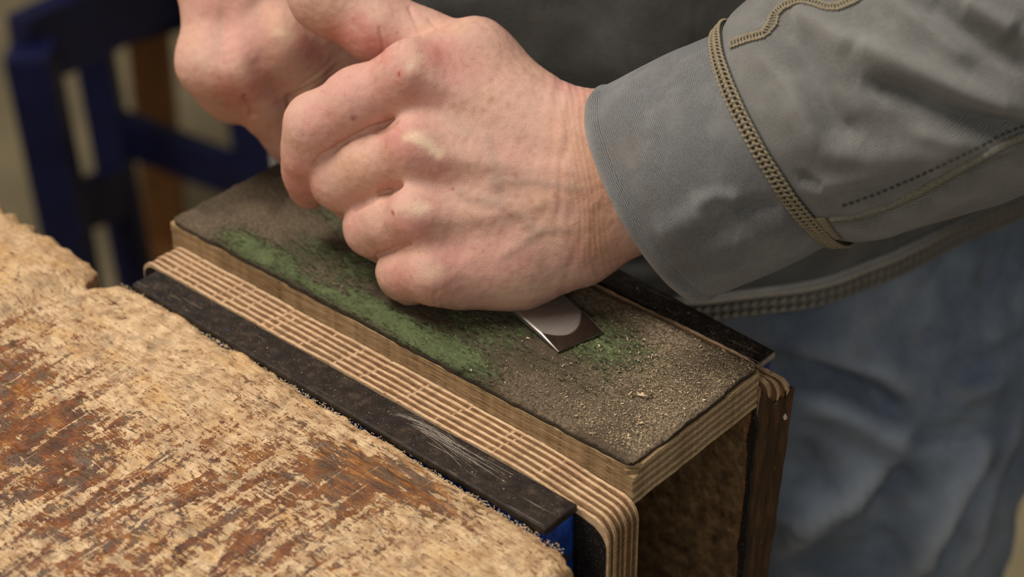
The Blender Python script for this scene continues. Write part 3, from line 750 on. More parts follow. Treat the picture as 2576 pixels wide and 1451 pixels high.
    li = [a * ny + b for a, b in loop]; sk = Vb.reshape(-1, 3)[li]; o0 = nx * ny
    F += [[li[k], o0 + k, o0 + (k + 1) % len(li), li[(k + 1) % len(li)]] for k in range(len(li))]
    ext = lambda a, v: np.concatenate([a.ravel(), np.full(len(li), v)])
    LE = build('leather', np.concatenate([top, sk]), F, LEATHER, rt, True, flts={'dusty': ext(np.clip(dusty, 0, 1), 0), 'green': ext(g, 0), 'dark': ext(np.clip(dark, 0, 1), 0.5), 'rim': ext(np.clip(rim, 0, 1), 1)})
    # fibres along the cut edges
    for nm, mt, spans in (('edge_fuzz', FUZZ, 'far'), ('edge_fuzz', FUZZ_D, 'near')):
        parts = []
        for k in range(1500):
            if spans == 'far':
                px, py = rng.uniform(-1.2, 0.0), YW - 0.002 + rng.normal(0, 0.006)
                d = np.array([rng.normal(0, 0.4), rng.uniform(0.2, 1), rng.uniform(0.1, 0.8)]); z = 0.012
            elif k % 4:
                px, py = rng.uniform(-2.4, -0.05), 0.006 + abs(rng.normal(0, 0.005)); d = np.array([rng.normal(0, 0.6), -rng.uniform(0.1, 0.7), rng.uniform(0.0, 0.7)]); z = 0.012
            else:
                px, py = -0.012 - abs(rng.normal(0, 0.006)), rng.uniform(0.06, 0.72); d = np.array([rng.uniform(0.2, 1), rng.normal(0, 0.5), rng.uniform(0, 0.7)]); z = 0.012
            l = rng.uniform(0.004, 0.013); d = d / np.linalg.norm(d) * l
            p = np.array([px, py, z]); w = 0.0007; s_ = np.cross(d / l, [0.3, 0.2, 0.9]); s_ *= w / np.linalg.norm(s_); t_ = np.cross(d / l, s_)
            V = np.array([p + s_, p - s_ * 0.5 + t_ * 0.87, p - s_ * 0.5 - t_ * 0.87, p + d + np.array([0, 0, -l * 0.2])])
            parts.append((V, [[0, 1, 3], [1, 2, 3], [2, 0, 3]]))
        V, F = merge(parts); tag(build(nm, V, F, mt, LE), kind='stuff')
    return rt
strop()

def flecks(name, n, sampler, smin_, smax_, mat, label):
    parts = []
    for k in range(n):
        p = sampler(); l = rng.uniform(smin_, smax_) * (2.4 if rng.random() < 0.05 else 1); w = l * rng.uniform(0.15, 0.45); a = rng.uniform(0, 6.28)
        d = np.array([math.cos(a), math.sin(a), rng.uniform(-0.1, 0.45)]) * l / 2; s_ = np.array([-math.sin(a), math.cos(a), rng.uniform(-0.3, 0.3)]) * w / 2
        c = np.array([0, 0, l * rng.uniform(0.1, 0.3)]); th = np.array([0, 0, 0.0007])
        V = np.array([p - d - s_, p - d + s_, p + c + s_, p + c - s_, p + d + s_ * 0.6, p + d - s_ * 0.6])
        V = np.concatenate([V, V - th])
        parts.append((V, [[0, 3, 2, 1], [3, 5, 4, 2], [6, 7, 8, 9], [9, 8, 10, 11], [0, 1, 7, 6], [5, 11, 10, 4], [0, 6, 9, 3], [3, 9, 11, 5], [1, 2, 8, 7], [2, 4, 10, 8]]))
    V, F = merge(parts); return tag(build(name, V, F, mat), label, 'wood dust', kind='stuff')
def on_leather():
    while True:
        x = -abs(rng.exponential(0.30)) - 0.02; y = rng.uniform(0.03, 0.74)
        if x < -1.25: continue
        if -0.98 < x < -0.60 and 0.33 < y < 0.70 and rng.random() < 0.9: continue
        if rng.random() < 0.30 + 0.7 * math.exp(-((x + 0.25) / 0.25) ** 2) * (0.5 + 0.5 * math.sin(y * 9 + 0.4) ** 2): break
    return np.array([x, y, 0.0245 + rng.uniform(0, 0.002)])
flecks('sawdust', 3400, on_leather, 0.0022, 0.0062, DUST, 'fine pale sawdust flakes scattered over the near right end of the leather')
def on_jaws():
    if rng.random() < 0.6: return np.array([rng.uniform(-2.3, -0.12), rng.uniform(-0.31, -0.185), -0.0905])
    return np.array([rng.uniform(-1.2, -0.1), rng.uniform(0.90, 0.99), -0.0835])
flecks('jaw_dust', 900, on_jaws, 0.0010, 0.0032, DUST, 'sparse pale dust specks lying on the black steel jaw plates')

# curled shaving on the leather
t = np.linspace(0, 1, 26)
c0 = atz(1600, 1004, 0.026)
path = c0 + np.stack([-0.035 + 0.075 * t, 0.055 * t + 0.010 * np.sin(t * 7), 0.004 + 0.010 * np.abs(np.sin(t * 8))], -1)
wv = np.stack([0.004 * np.cos(t * 9), -0.004 + 0 * t, 0.006 * np.sin(t * 9)], -1)
V = np.concatenate([path - wv, path + wv]); V = np.concatenate([V, V - np.array([0, 0, 0.0008])]); n_ = 26
F = [[i, i + 1, n_ + i + 1, n_ + i] for i in range(n_ - 1)] + [[2 * n_ + i, 3 * n_ + i, 3 * n_ + i + 1, 2 * n_ + i + 1] for i in range(n_ - 1)]
F += [[i, 2 * n_ + i, 2 * n_ + i + 1, i + 1] for i in range(n_ - 1)] + [[n_ + i, n_ + i + 1, 3 * n_ + i + 1, 3 * n_ + i] for i in range(n_ - 1)]
tag(build('wood_shaving', V, F, DUST, None, True), 'small curled pale wood shaving lying on the sawdust covered leather', 'shaving')

# ------------------------------------------------------------------ chisel
def chisel():
    tip = atz(1462, 861, 0.028); back = (atz(1285, 770, 0.055) + atz(1410, 745, 0.055)) / 2
    d = back - tip; d[2] = 0.030 * np.linalg.norm(d[:2]) / 0.3 * 0.6; d /= np.linalg.norm(d)
    s_ = np.cross([0, 0, 1], d); s_ /= np.linalg.norm(s_); nrm = np.cross(d, s_)
    rt = root('chisel', tuple(tip), 'steel chisel with polished tip pressed flat on the green leather', 'chisel')
    T = lambda l, w, h: tip + d * l + s_ * w + nrm * h
    # blade: thin at the edge, side bevels
    ls = np.concatenate([np.linspace(0, 0.2, 70)[:-1], np.linspace(0.2, 1.25, 40)]); hw = 0.108
    V = []; pol = []
    ws = np.linspace(-1, 1, 61)
    for l in ls:
        th = 0.003 + 0.014 * min(1, l / 0.10) + 0.010 * l
        for w in ws:
            bev = max(0, abs(w) - 0.95) / 0.05
            V.append(T(l, w * hw, th - bev * th * 0.15)); pol.append(0.0 if abs(w) > 0.96 else 1.0 - float(sstep(-0.004, 0.006, np.array(l - 0.052 - 0.085 * (w * 0.95 - 0.1) ** 2))))
        V.append(T(l, hw, 0.0)); pol.append(0); V.append(T(l, -hw, 0.0)); pol.append(0)
    m_ = len(ws) + 2
    F = gridF(len(ls), m_, True).tolist(); F.append(list(range(m_))[::-1]); F.append(list(range((len(ls) - 1) * m_, len(ls) * m_)))
    build('blade', np.array(V), F, STEEL, rt, False, flts={'polish': np.array(pol)})
    V, F = tube_vf(np.array([T(1.20, 0, 0.03), T(1.30, 0, 0.035), T(1.5, 0, 0.05), T(1.55, 0, 0.05)]), [0.055, 0.04, 0.05, 0.09], 16)
    build('neck', V, F, STEEL, rt, True, flts={'polish': np.zeros(len(V))})
    V, F = tube_vf(np.array([T(1.55, 0, 0.05), T(1.68, 0, 0.06)]), 0.105, 20)
    build('ferrule', V, F, STEEL, rt, True, flts={'polish': np.zeros(len(V))})
    ll = np.linspace(1.66, 2.7, 20)
    V, F = tube_vf(np.array([T(l, 0, 0.06 + 0.02 * (l - 1.66)) for l in ll]), [0.10 + 0.05 * math.sin((l - 1.66) / 1.04 * 2.6) for l in ll], 20)
    build('handle', V, F, HANDLE, rt, True)
chisel()

# ------------------------------------------------------------------ the worker
PB = rf(0.72, 8.3, -9.0)
PERSON = root('person', tuple(PB), 'worker in a faded grey sweatshirt and blue jeans pressing a chisel with both hands', 'person')
def cam_world(Q):
    """camera-aligned millimetres (right, down, away) -> room (dm)"""
    Q = np.asarray(Q, float) / 100.0
    return CAM_C + np.stack([Q[:, 0], -Q[:, 1], -Q[:, 2]], -1) @ CR.T
class Hand:
    def __init__(s, base): s.base = base; s.g = {}
    def p(s, q):
        d = s.base + q[2]; return np.array([(q[0] - 1288) / FPX * d, (q[1] - 725.5) / FPX * d, d], np.float32)
    def chain(s, P, pts, k):
        o = None
        for a, b in zip(pts[:-1], pts[1:]):
            d = cone(P, s.p(a), s.p(b), a[3], b[3]); o = d if o is None else smin(o, d, k)
        return o
def union(P, H, items, k):
    o = None
    for it in items:
        d = H.chain(P, it, k); o = d if o is None else smin(o, d, k)
    return o

LH = Hand(705.0)
L_palm = [
    [(1440, 352, 15, 13.0), (1042, 195, 13, 11.3)],
    [(1450, 430, 13, 14.0), (1068, 378, 11, 11.8)],
    [(1450, 510, 14, 14.0), (1066, 545, 12, 11.0)],
    [(1450, 588, 18, 13.0), (1098, 683, 15, 10.5)],
    [(1436, 632, 24, 13.6), (1300, 670, 23, 14.0), (1165, 691, 23, 12.8)],
    [(1432, 325, 22, 13.0), (1190, 142, 28, 12.5)],
    [(1200, 142, 25, 12.0), (1085, 172, 20, 11.0)],
    [(1300, 450, 30, 15.0), (1150, 500, 28, 14.0)],
    [(1462, 356, 17, 14.6), (1740, 275, 10, 15.0)],
    [(1470, 470, 14, 17.0), (1740, 395, 6, 18.0)],
    [(1484, 578, 18, 14.2), (1740, 488, 10, 16.0)]]
L_fing = [
    [(1035, 192, 13, 11.6), (904, 254, 21, 12.3), (797, 315, 28, 11.7), (788, 380, 36, 11.2), (783, 430, 46, 10.2), (778, 472, 54, 8.4)],
    [(1062, 378, 11, 11.8), (940, 412, 25, 12.3), (866, 450, 35, 12.0), (900, 492, 52, 10.0), (980, 520, 58, 9.0)],
    [(1062, 545, 12, 10.8), (990, 557, 23, 11.2), (941, 570, 33, 10.8), (975, 600, 44, 9.3), (1060, 605, 46, 8.5)],
    [(1094, 683, 15, 10.4), (1050, 684, 21, 10.0), (1018, 683, 27, 9.6), (1040, 698, 32, 9.0), (1100, 690, 34, 8.5)]]
L_thumb = [(1185, 142, 30, 12.3), (1050, 98, 36, 11.6), (952, 66, 38, 14.2), (834, -22, 40, 16.6), (790, -120, 42, 13.5)]
L_web = [[(985, 305, 27, 8.0), (1060, 290, 20, 9.5)], [(1000, 475, 27, 8.0), (1070, 465, 20, 9.5)], [(1035, 615, 27, 7.5), (1090, 610, 20, 9.5)]]
L_knuck = [[(1022, 182, 8.5, 8.4), (1055, 190, 10, 7.0)], [(1035, 362, 6, 7.4), (1115, 398, 9.5, 6.0)], [(1042, 534, 7, 7.4), (1085, 545, 10, 6.0)], [(1082, 688, 10, 7.2), (1110, 685, 12, 6.5)]]
def left_hand(P):
    d = union(P, LH, L_palm, 13.0)
    f = None
    for c in L_fing:
        q = LH.chain(P, c, 6.0); f = q if f is None else smin(f, q, 1.6)
    d = smin(d, f, 5.0)
    d = smin(d, LH.chain(P, L_thumb, 5.0), 3.0)
    for c in L_web: d = smin(d, LH.chain(P, c, 3.0), 4.0)
    for c in L_knuck: d = smin(d, LH.chain(P, c, 3.0), 9.0)
    for c in ([(955, 327, 10, 1.4), (1000, 318, 5, 0.4)], [(972, 484, 15, 1.4), (1010, 474, 7, 0.4)]):   # folds between the knuckles
        d = -smin(-d, LH.chain(P, c, 2.0), 4.0)
    return d
RHN = Hand(775.0)
R_palm = [
    [(545, -330, 22, 15.0), (530, -60, 14, 13.0), (526, 150, 12, 11.0)],
    [(600, -330, 18, 16.0), (592, -60, 10, 14.0), (603, 158, 8, 11.6)],
    [(660, -330, 18, 16.0), (672, -60, 9, 14.5), (708, 92, 6, 12.0)],
    [(720, -330, 22, 15.0), (748, -60, 14, 14.0), (806, 62, 13, 12.0)],
    [(640, -200, 34, 18.0), (680, 60, 30, 16.0)]]
R_fing = [
    [(524, 165, 13, 11.2), (560, 216, 22, 11.0), (590, 242, 28, 10.4), (636, 250, 40, 9.4)],
    [(604, 168, 9, 11.8), (652, 232, 18, 11.2), (680, 282, 25, 10.2), (722, 338, 33, 9.4), (735, 372, 38, 8.6)],
    [(710, 100, 8, 12.0), (764, 172, 16, 12.0), (798, 226, 24, 10.6), (825, 300, 40, 9.4)],
    [(808, 70, 14, 12.0), (866, 136, 22, 11.4), (900, 220, 38, 10.0)]]
R_knuck = [[(524, 150, 8, 7.6), (526, 172, 9, 7.2)], [(600, 158, 3, 7.6), (604, 180, 5, 7.2)], [(704, 80, 2, 7.6), (716, 104, 3, 7.2)]]
def right_hand(P):
    d = union(P, RHN, R_palm, 9.0); f = None
    for c in R_fing:
        q = RHN.chain(P, c, 6.0); f = q if f is None else smin(f, q, 5.0)
    d = smin(d, f, 11.0)
    for c in R_knuck: d = smin(d, RHN.chain(P, c, 3.0), 10.0)
    return d

SK_BASE = lin(202, 158, 140); SK_PINK = lin(202, 140, 129); SK_RED = lin(186, 104, 94); SK_PALE = lin(228, 196, 166); SK_TAN = lin(190, 138, 104); SK_VEIN = lin(164, 140, 122); SK_SPOT = lin(160, 108, 72)
def mixc(c, t, colr): return c * (1 - t[:, None]) + np.asarray(colr)[None] * t[:, None]
def skin_colours(V, N, u, v, items):
    c = np.repeat(SK_BASE[None], len(V), 0)
    b = fbm(V * 6.0, 3, 101); c = mixc(c, sstep(0.0, 0.9, b) * 0.55, SK_PINK); c = mixc(c, sstep(0.1, 0.9, -b) * 0.35, lin(210, 168, 136))
    c = c * (1 + 0.05 * fbm(V * 45, 2, 105))[:, None]
    for kind, pts, rad, amt in items:
        d, _ = pdist(u, v, pts if len(pts) > 1 else [pts[0], (pts[0][0] + 0.01, pts[0][1])])
        wob = 1 + 0.30 * fbm(V * 30, 2, 7)
        t = np.exp(-(d / (rad * wob)) ** 2) * amt
        c = mixc(c, np.clip(t, 0, 1), {'pale': SK_PALE, 'red': SK_RED, 'pink': SK_PINK, 'tan': SK_TAN, 'vein': SK_VEIN, 'spot': SK_SPOT, 'cut': lin(150, 44, 44), 'bruise': lin(140, 88, 96)}[kind])
    return c
CV = cam_world(np.array([[0, 0, 0.]]))[0]
def finish(V, F, base, disp, paint):
    W = cam_world(V); N = normals(W, F)
    cen = W.mean(0)
    u, v = to_px(W); view = CAM_C - W; view /= np.linalg.norm(view, axis=1)[:, None]
    front = sstep(-0.1, 0.25, (N * view).sum(1))
    dd = np.zeros(len(W))
    for kind, pts, rad, amt in disp:
        d, al = pdist(u, v, pts)
        dd += amt * np.exp(-(d / rad) ** 2) * front
    dd += 0.20 * fbm(W * 14, 2, 201) + 0.10 * fbm(W * 45, 2, 203)
    return W, N, u, v, front, dd
lo = LH.p((700, -215, -12)) - 14; hi = np.array([LH.p((1760, 800, 70))[0] + 2, LH.p((1000, 800, 70))[1] + 4, 705 + 80])
VL, FL = surface(left_hand, np.array([LH.p((700, 0, 60))[0] - 16, LH.p((800, -215, 40))[1], 705 - 18]), np.array([LH.p((1735, 0, 0))[0], LH.p((0, 800, 40))[1], 705 + 74]), 0.62, 3)
veins = [('v', [(1158, 484), (1200, 500), (1260, 514), (1310, 545), (1346, 580), (1420, 572)], 15, 0.38), ('v', [(1249, 457), (1330, 452), (1442, 470)], 15, 0.34), ('v', [(1225, 340), (1240, 420), (1252, 500)], 15, 0.25), ('v', [(1130, 300), (1180, 330)], 14, 0.2),
         ('v', [(1270, 640), (1346, 590)], 15, 0.3)]
tend = [('t', [(1120, 398), (1300, 420), (1440, 430)], 26, 0.7), ('t', [(1090, 545), (1250, 540), (1400, 500)], 24, 0.5), ('t', [(1060, 190), (1250, 290), (1400, 350)], 26, 0.5),
        ('g', [(1110, 300), (1260, 360)], 44, -0.3), ('g', [(1110, 470), (1250, 480)], 38, -0.3), ('g', [(1130, 620), (1280, 590)], 40, -0.4)]
# creases: knuckle folds on the index finger, web folds
crease = [('c', [(960, 314), (931, 324), (887, 346), (839, 375), (805, 394), (789, 418)], 6, -1.1), ('c', [(980, 480), (955, 487), (931, 508), (892, 526)], 6, -1.1), ('c', [(1030, 614), (1003, 621), (975, 634), (950, 641)], 6, -1.0),
          ('c', [(757, 262), (768, 300), (766, 350)], 4.5, -0.16), ('c', [(772, 250), (785, 290), (778, 330)], 4.5, -0.12), ('c', [(1507, 692), (1497, 660)], 8, -0.6),
          ('c', [(930, 325), (960, 318), (990, 300)], 4, -0.7), ('c', [(936, 332), (965, 330), (1000, 325)], 4, -0.5), ('c', [(956, 486), (985, 480), (1010, 470)], 4, -0.5),
          ('c', [(1098, 764), (1090, 750), (1100, 735)], 5, -0.6), ('c', [(1114, 775), (1108, 757)], 5, -0.5),
          ('c', [(955, 148), (965, 120), (960, 95), (955, 70)], 4, -0.6), ('c', [(1005, 128), (1010, 105), (1000, 85)], 4, -0.4), ('c', [(1060, 90), (1045, 60), (1030, 20)], 5, -0.5), ('c', [(1100, 70), (1080, 50)], 5, -0.4)]
W, N, u, v, front, dd = finish(VL, FL, 705, veins + tend + crease, None)
# wrist wrinkles: long folds running round the wrist
wm = np.exp(-((u - 1475 - 0.10 * (v - 450)) / 48) ** 2) * front
ph = (u - 0.12 * (v - 450)) / 15.5 + 1.1 * fbm(np.stack([u / 120, v / 260, u * 0], -1), 3, 301)
dd += wm * 0.30 * (np.abs(np.sin(ph * math.pi)) ** 0.7 - 0.6)
wm2 = np.exp(-((u - 1420) / 70) ** 2) * front
dd += wm2 * 0.16 * np.sin((u + 0.2 * v) / 9.0 + 3 * fbm(np.stack([u / 60, v / 120, u * 0], -1), 2, 305))
W = W + N * (dd * 0.01)[:, None]
spots = [(1103, 268), (1142, 265), (1236, 250), (1244, 262), (1230, 258), (1280, 262), (1276, 270), (1315, 293), (975, 297), (1228, 422), (1224, 430), (1302, 352), (1345, 390), (1447, 415), (1296, 440), (1330, 498), (1337, 506), (1398, 492), (1160, 490), (1204, 500), (1284, 540), (1186, 542), (1268, 528), (1260, 580), (1232, 615), (1170, 350), (1285, 515), (1310, 560), (1425, 610)]
paint = [('pink', [(1100, 130), (1180, 170)], 60, 0.5), ('red', [(1005, 200), (1040, 235)], 42, 0.45), ('red', [(1100, 140)], 34, 0.55), ('pink', [(900, 250), (800, 310)], 60, 0.35), ('red', [(985, 350), (1110, 425)], 40, 0.42),
         ('red', [(1060, 580), (1020, 570)], 38, 0.42), ('red', [(1130, 640), (1120, 720)], 40, 0.25), ('red', [(770, 500), (750, 430)], 36, 0.5), ('red', [(1000, 690)], 40, 0.35), ('pink', [(1300, 640), (1150, 640)], 60, 0.5),
         ('red', [(905, 60), (960, 130), (840, 80)], 34, 0.60), ('red', [(860, 100)], 30, 0.4), ('pale', [(945, 40)], 22, 0.45), ('tan', [(1500, 300), (1500, 600)], 55, 0.75), ('tan', [(1400, 330), (1420, 450)], 55, 0.3), ('tan', [(880, 420), (950, 440)], 40, 0.3),
         ('pale', [(1040, 345), (1070, 360), (1100, 385)], 15, 1.0), ('pale', [(1060, 352)], 17, 0.6), ('pale', [(1020, 345), (1050, 345)], 10, 0.6), ('pale', [(1032, 165), (1050, 150)], 17, 0.6), ('pale', [(1045, 525), (1070, 520)], 15, 0.75), ('pale', [(1000, 520), (1060, 530)], 14, 0.3),
         ('pale', [(1105, 682), (1080, 690)], 16, 0.55), ('pale', [(1260, 755), (1400, 715), (1450, 690)], 30, 0.5), ('pale', [(800, 300)], 16, 0.15)]  # long pale strip on the ulnar edge paints in light from the front
paint += [('vein', q[1], 15, 0.42) for q in veins]
paint += [('spot', [q], 5.5 + (i % 3) * 1.4, 0.34 + 0.08 * (i % 3)) for i, q in enumerate(spots)]
paint += [('red', [(1004, 186)], 9, 0.4), ('cut', [(1004, 183), (1004, 189)], 3.2, 0.9), ('bruise', [(888, 297)], 11, 0.7), ('cut', [(886, 295), (890, 300)], 3, 0.5), ('cut', [(986, 532), (990, 539)], 3.2, 0.9), ('cut', [(1138, 475), (1139, 476)], 3.4, 0.9), ('cut', [(1128, 478), (1129, 478)], 2.6, 0.6)]
C = skin_colours(W, N, u, v, paint)
VR, FR = surface(right_hand, np.array([RHN.p((430, 0, 0))[0] - 8, RHN.p((0, -330, 40))[1], 775 - 22]), np.array([RHN.p((980, 0, 60))[0], RHN.p((0, 440, 60))[1], 775 + 84]), 0.75, 3)
rdisp = [('t', [(600, 20), (604, 150)], 24, 0.5), ('t', [(515, 20), (515, 140)], 24, 0.4), ('g', [(558, 60), (560, 150)], 24, -0.9), ('g', [(650, 20), (660, 150)], 26, -0.9),
         ('c', [(618, 246), (630, 268), (635, 290)], 7, -1.6), ('c', [(727, 246), (730, 268), (732, 290)], 7, -1.6), ('c', [(745, 235), (800, 205), (850, 165)], 4, -0.5), ('c', [(755, 215), (800, 185), (835, 150)], 4, -0.35), ('c', [(770, 240), (830, 195)], 4, -0.35)]
W2, N2, u2, v2, fr2, dd2 = finish(VR, FR, 775, rdisp, None)
W2 = W2 + N2 * (dd2 * 0.01)[:, None]
paint2 = [('pink', [(560, 30), (620, 120)], 90, 0.45), ('tan', [(590, 280), (680, 340)], 60, 0.55), ('red', [(570, 225), (600, 250)], 34, 0.55), ('red', [(660, 200), (650, 230)], 30, 0.4), ('red', [(770, 110), (800, 140)], 36, 0.6), ('tan', [(760, 230), (860, 170)], 40, 0.5), ('pale', [(700, 80), (725, 95)], 17, 0.7), ('pale', [(598, 170), (608, 180)], 17, 0.45),
          ('pale', [(505, 150), (515, 165)], 20, 0.4), ('vein', [(560, -20), (550, 60), (545, 110)], 16, 0.35), ('vein', [(640, -20), (640, 40)], 16, 0.3), ('pale', [(735, 255), (800, 200)], 14, 0.35)]
C2 = skin_colours(W2, N2, u2, v2, paint2)
# hidden rest of the body: forearms, upper arms, trunk (inside the clothes)
def limb(pts, r, n=24):
    P = np.array(pts, float); t = np.linspace(0, len(P) - 1, n); i = np.minimum(t.astype(int), len(P) - 2); f = (t - i)[:, None]
    Q = P[i] * (1 - f) + P[i + 1] * f; R_ = np.interp(t, np.arange(len(P)), r)
    return tube_vf(Q, R_, 16)
l_wr = at(1690, 400, 7.15); l_el = at(2950, -90, 6.75); l_sh = rf(2.35, 8.5, 4.2)
r_wr = at(640, -240, 7.95); r_el = rf(-1.75, 8.55, 2.0); r_sh = rf(-0.95, 8.6, 4.2)
parts = [limb([l_wr, (l_wr + l_el) / 2, l_el, (l_el + l_sh) / 2, l_sh], [0.24, 0.36, 0.40, 0.48, 0.55]), limb([r_wr, (r_wr + r_el) / 2, r_el, (r_el + r_sh) / 2, r_sh], [0.26, 0.36, 0.40, 0.48, 0.55]),
         limb([rf(0.72, 8.4, -2.0), rf(0.72, 8.4, 0.5), rf(0.72, 8.5, 3.4), rf(0.72, 8.5, 4.6)], [0.95, 0.92, 0.95, 0.7])]
Vh, Fh = merge(parts)
Vall = np.concatenate([W, W2, Vh]); o1, o2 = len(W), len(W) + len(W2)
Fall = FL.tolist() + (FR + o1).tolist() + [[i + o2 for i in q] for q in Fh]
Call = np.concatenate([C, C2, np.repeat(SK_BASE[None], len(Vh), 0)])
body = build('body', Vall, Fall, SKIN, PERSON, True, cols=Call)
body['label'] = 'bare hands with pale knuckles and reddened skin'

# ------------------------------------------------------------------ sweatshirt body and jeans
def shirt():
    nz, nt = 260, 420
    z = np.linspace(-0.72, 5.2, nz); th = np.arange(nt) / nt * 2 * np.pi
    Z, T = np.meshgrid(z, th, indexing='ij')
    grow = sstep(-0.7, 2.5, Z); top = sstep(3.6, 5.2, Z)
    a = 1.93 + 0.10 * grow - 1.2 * top; b = 1.17 + 0.15 * grow - 0.7 * top
    r = 0.72 + a * np.sin(T); fw = 8.30 - b * np.cos(T) + 0.12 * grow
    P = np.stack([r, fw, Z], -1)
    d = 0.05 * fbm(P * np.array([1.5, 1.5, 0.9]), 3, 501) + 0.02 * fbm(P * 3.5, 2, 503) + 0.035 * np.sin(T * 9 + 2 * Z) * np.exp(-(Z + 0.5) / 0.8) * 0.5
    d = d - 0.02 * np.exp(-((Z + 0.42) / 0.05) ** 2)
    zz = Z + (-0.20 + 0.2 * r) * np.cos(T / 1.0).clip(0, 1) ** 0.3 * (1 - grow)
    r = r + d * np.sin(T); fw = fw - d * np.cos(T)
    base = np.array([CAM_C[0], CAM_C[1], 0]); V = base + r[..., None] * RH + fw[..., None] * FH; V[..., 2] = zz
    F = gridF(nz, nt, True)
    V = V.reshape(-1, 3)
    if (normals(V, F) * (V - np.array([PB[0], PB[1], 2]))).sum(1).mean() < 0: F = F[:, ::-1]
    SW = build('sweatshirt', V, F, SHIRT, PERSON, True, uv=np.stack([Z.ravel() * 100, T.ravel() * 160], -1), flts={'fade': np.zeros(nz * nt)})
    # hem: a rolled band with stitched ladder
    G = V.reshape(nz, nt, 3)
    N0 = np.stack([np.sin(th)[:, None] * RH[None] - np.cos(th)[:, None] * FH[None]], 0)[0]
    row = G[0]
    nr = 14; ang = np.linspace(0, 2 * np.pi, nr, endpoint=False)
    V2 = (row[:, None, :] + N0[:, None, :] * (0.012 + 0.028 * np.cos(ang))[None, :, None] + np.array([0, 0, 1.0]) * (0.0 + 0.072 * np.sin(ang))[None, :, None])
    idx = np.arange(nt)
    V2 = np.concatenate([V2, V2[:1]]).reshape(-1, 3)
    hem = build('hem', V2, gridF(nt + 1, nr, True), SHIRT, SW, True, uv=np.stack([np.repeat(np.arange(nt + 1), nr) * 2.3, np.tile(ang, nt + 1)], -1), flts={'fade': np.full(len(V2), 0.2)})
    parts = []
    ns = 300
    tt_ = np.arange(ns * 2) / (ns * 2) * nt; i0 = tt_.astype(int); f0 = (tt_ - i0)[:, None]
    R0 = row[i0] * (1 - f0) + row[(i0 + 1) % nt] * f0; NN = N0[i0]
    for h_, amp in ((0.045, 0.006), (0.0, 0.006), (-0.045, 0.006)):
        Pq = R0 + NN * (0.040 + 0.004 * np.cos(np.arange(ns * 2) * np.pi))[:, None] + np.array([0, 0, 1.0]) * (h_ + amp * np.cos(np.arange(ns * 2) * np.pi))[:, None]
        parts.append(tube_vf(np.concatenate([Pq, Pq[:1]]), 0.0085, 6, False))
    for k in range(0, ns * 2, 2):
        parts.append(tube_vf(np.stack([R0[k] + NN[k] * 0.040 + np.array([0, 0, 0.045]), R0[k] + NN[k] * 0.045, R0[k] + NN[k] * 0.040 - np.array([0, 0, 0.045])]), 0.0075, 5, False))
    V3, F3 = merge(parts); build('hem_stitching', V3, F3, THREAD_G, SW, True)
    return SW
SWEAT = shirt()
# ------------------------------------------------------------------ sleeve (tube given by its sections)
def tube_sections(secs, ns, nt, powr=1.0):
    """secs: (s, centre u, v, depth mm, half-chord px, bulge px, depth radius mm)"""
    s_ = np.array([q[0] for q in secs]); A = np.array([q[1:] for q in secs], float)
    t = np.linspace(s_[0], s_[-1], ns)
    # smooth interpolation of every column
    out = np.empty((ns, A.shape[1]))
    for k in range(A.shape[1]):
        m_ = np.gradient(A[:, k], s_)
        i = np.clip(np.searchsorted(s_, t, side='right') - 1, 0, len(s_) - 2); h = s_[i + 1] - s_[i]; x = (t - s_[i]) / h
        out[:, k] = (2 * x**3 - 3 * x**2 + 1) * A[i, k] + (x**3 - 2 * x**2 + x) * h * m_[i] + (-2 * x**3 + 3 * x**2) * A[i + 1, k] + (x**3 - x**2) * h * m_[i + 1]
    th = np.arange(nt) / nt * 2 * np.pi
    ct, st = np.cos(th), np.sin(th)
    cu, cv, cd, hu, hv, bu, bv, rd = [out[:, k][:, None] for k in range(8)]
    U = cu + ct * hu + st * bu; Vv = cv + ct * hv + st * bv; D = cd - st * rd
    Q = np.stack([(U - 1288) / FPX * D, (Vv - 725.5) / FPX * D, D], -1)
    return cam_world(Q.reshape(-1, 3)), t
def px_disp(W, F, items, view=True):
    N = normals(W, F); u, v = to_px(W); vw = CAM_C - W; vw /= np.linalg.norm(vw, axis=1)[:, None]
    sg = (N * vw).sum(1); front = sstep(0.0, 0.3, sg)
    dd = np.zeros(len(W))
    for pts, rad, amt in items:
        d, al = pdist(u, v, pts); dd += amt * np.exp(-(d / rad) ** 2) * front * np.minimum(1, np.minimum(al, 1 - al) * 5 + 0.25)
    return N, dd, u, v, front
CU_N, CU_T = 150, 300
cuff_s = [(0.0, 1628, 496, 703, -141, -264, -78, 42, 40), (0.5, 1795, 420, 694, -147, -268, -68, 36, 43), (1.0, 1965, 342, 685, -150, -262, -58, 32, 43)]
Wc, tc = tube_sections(cuff_s, CU_N, CU_T); Fc = gridF(CU_N, CU_T, True)
if ((normals(Wc, Fc) * (Wc - Wc.mean(0))).sum(1)).mean() < 0: Fc = Fc[:, ::-1]
N, dd, u, v, fr = px_disp(Wc, Fc, [([(1650, 590), (1720, 560), (1790, 520)], 34, 2.2), ([(1740, 510), (1800, 490), (1870, 500)], 20, 1.6), ([(1850, 545), (1900, 520), (1965, 512)], 20, -2.6), ([(1800, 560), (1860, 590)], 26, -1.2), ([(1760, 640), (1900, 590), (2000, 560)], 30, 1.5), ([(1560, 250), (1620, 420), (1720, 600)], 40, 0.8), ([(1830, 110), (1870, 300), (1960, 470)], 16, -1.0)])
tt = np.repeat(tc, CU_T)
dd += 0.5 * fbm(Wc * 4.0, 3, 401) - 0.8 * np.exp(-tt / 0.02) + 0.8 * np.exp(-((tt - 0.06) / 0.03) ** 2) - 0.5 * np.exp(-((tt - 0.115) / 0.012) ** 2)
Wc = Wc + N * (dd * 0.01)[:, None]
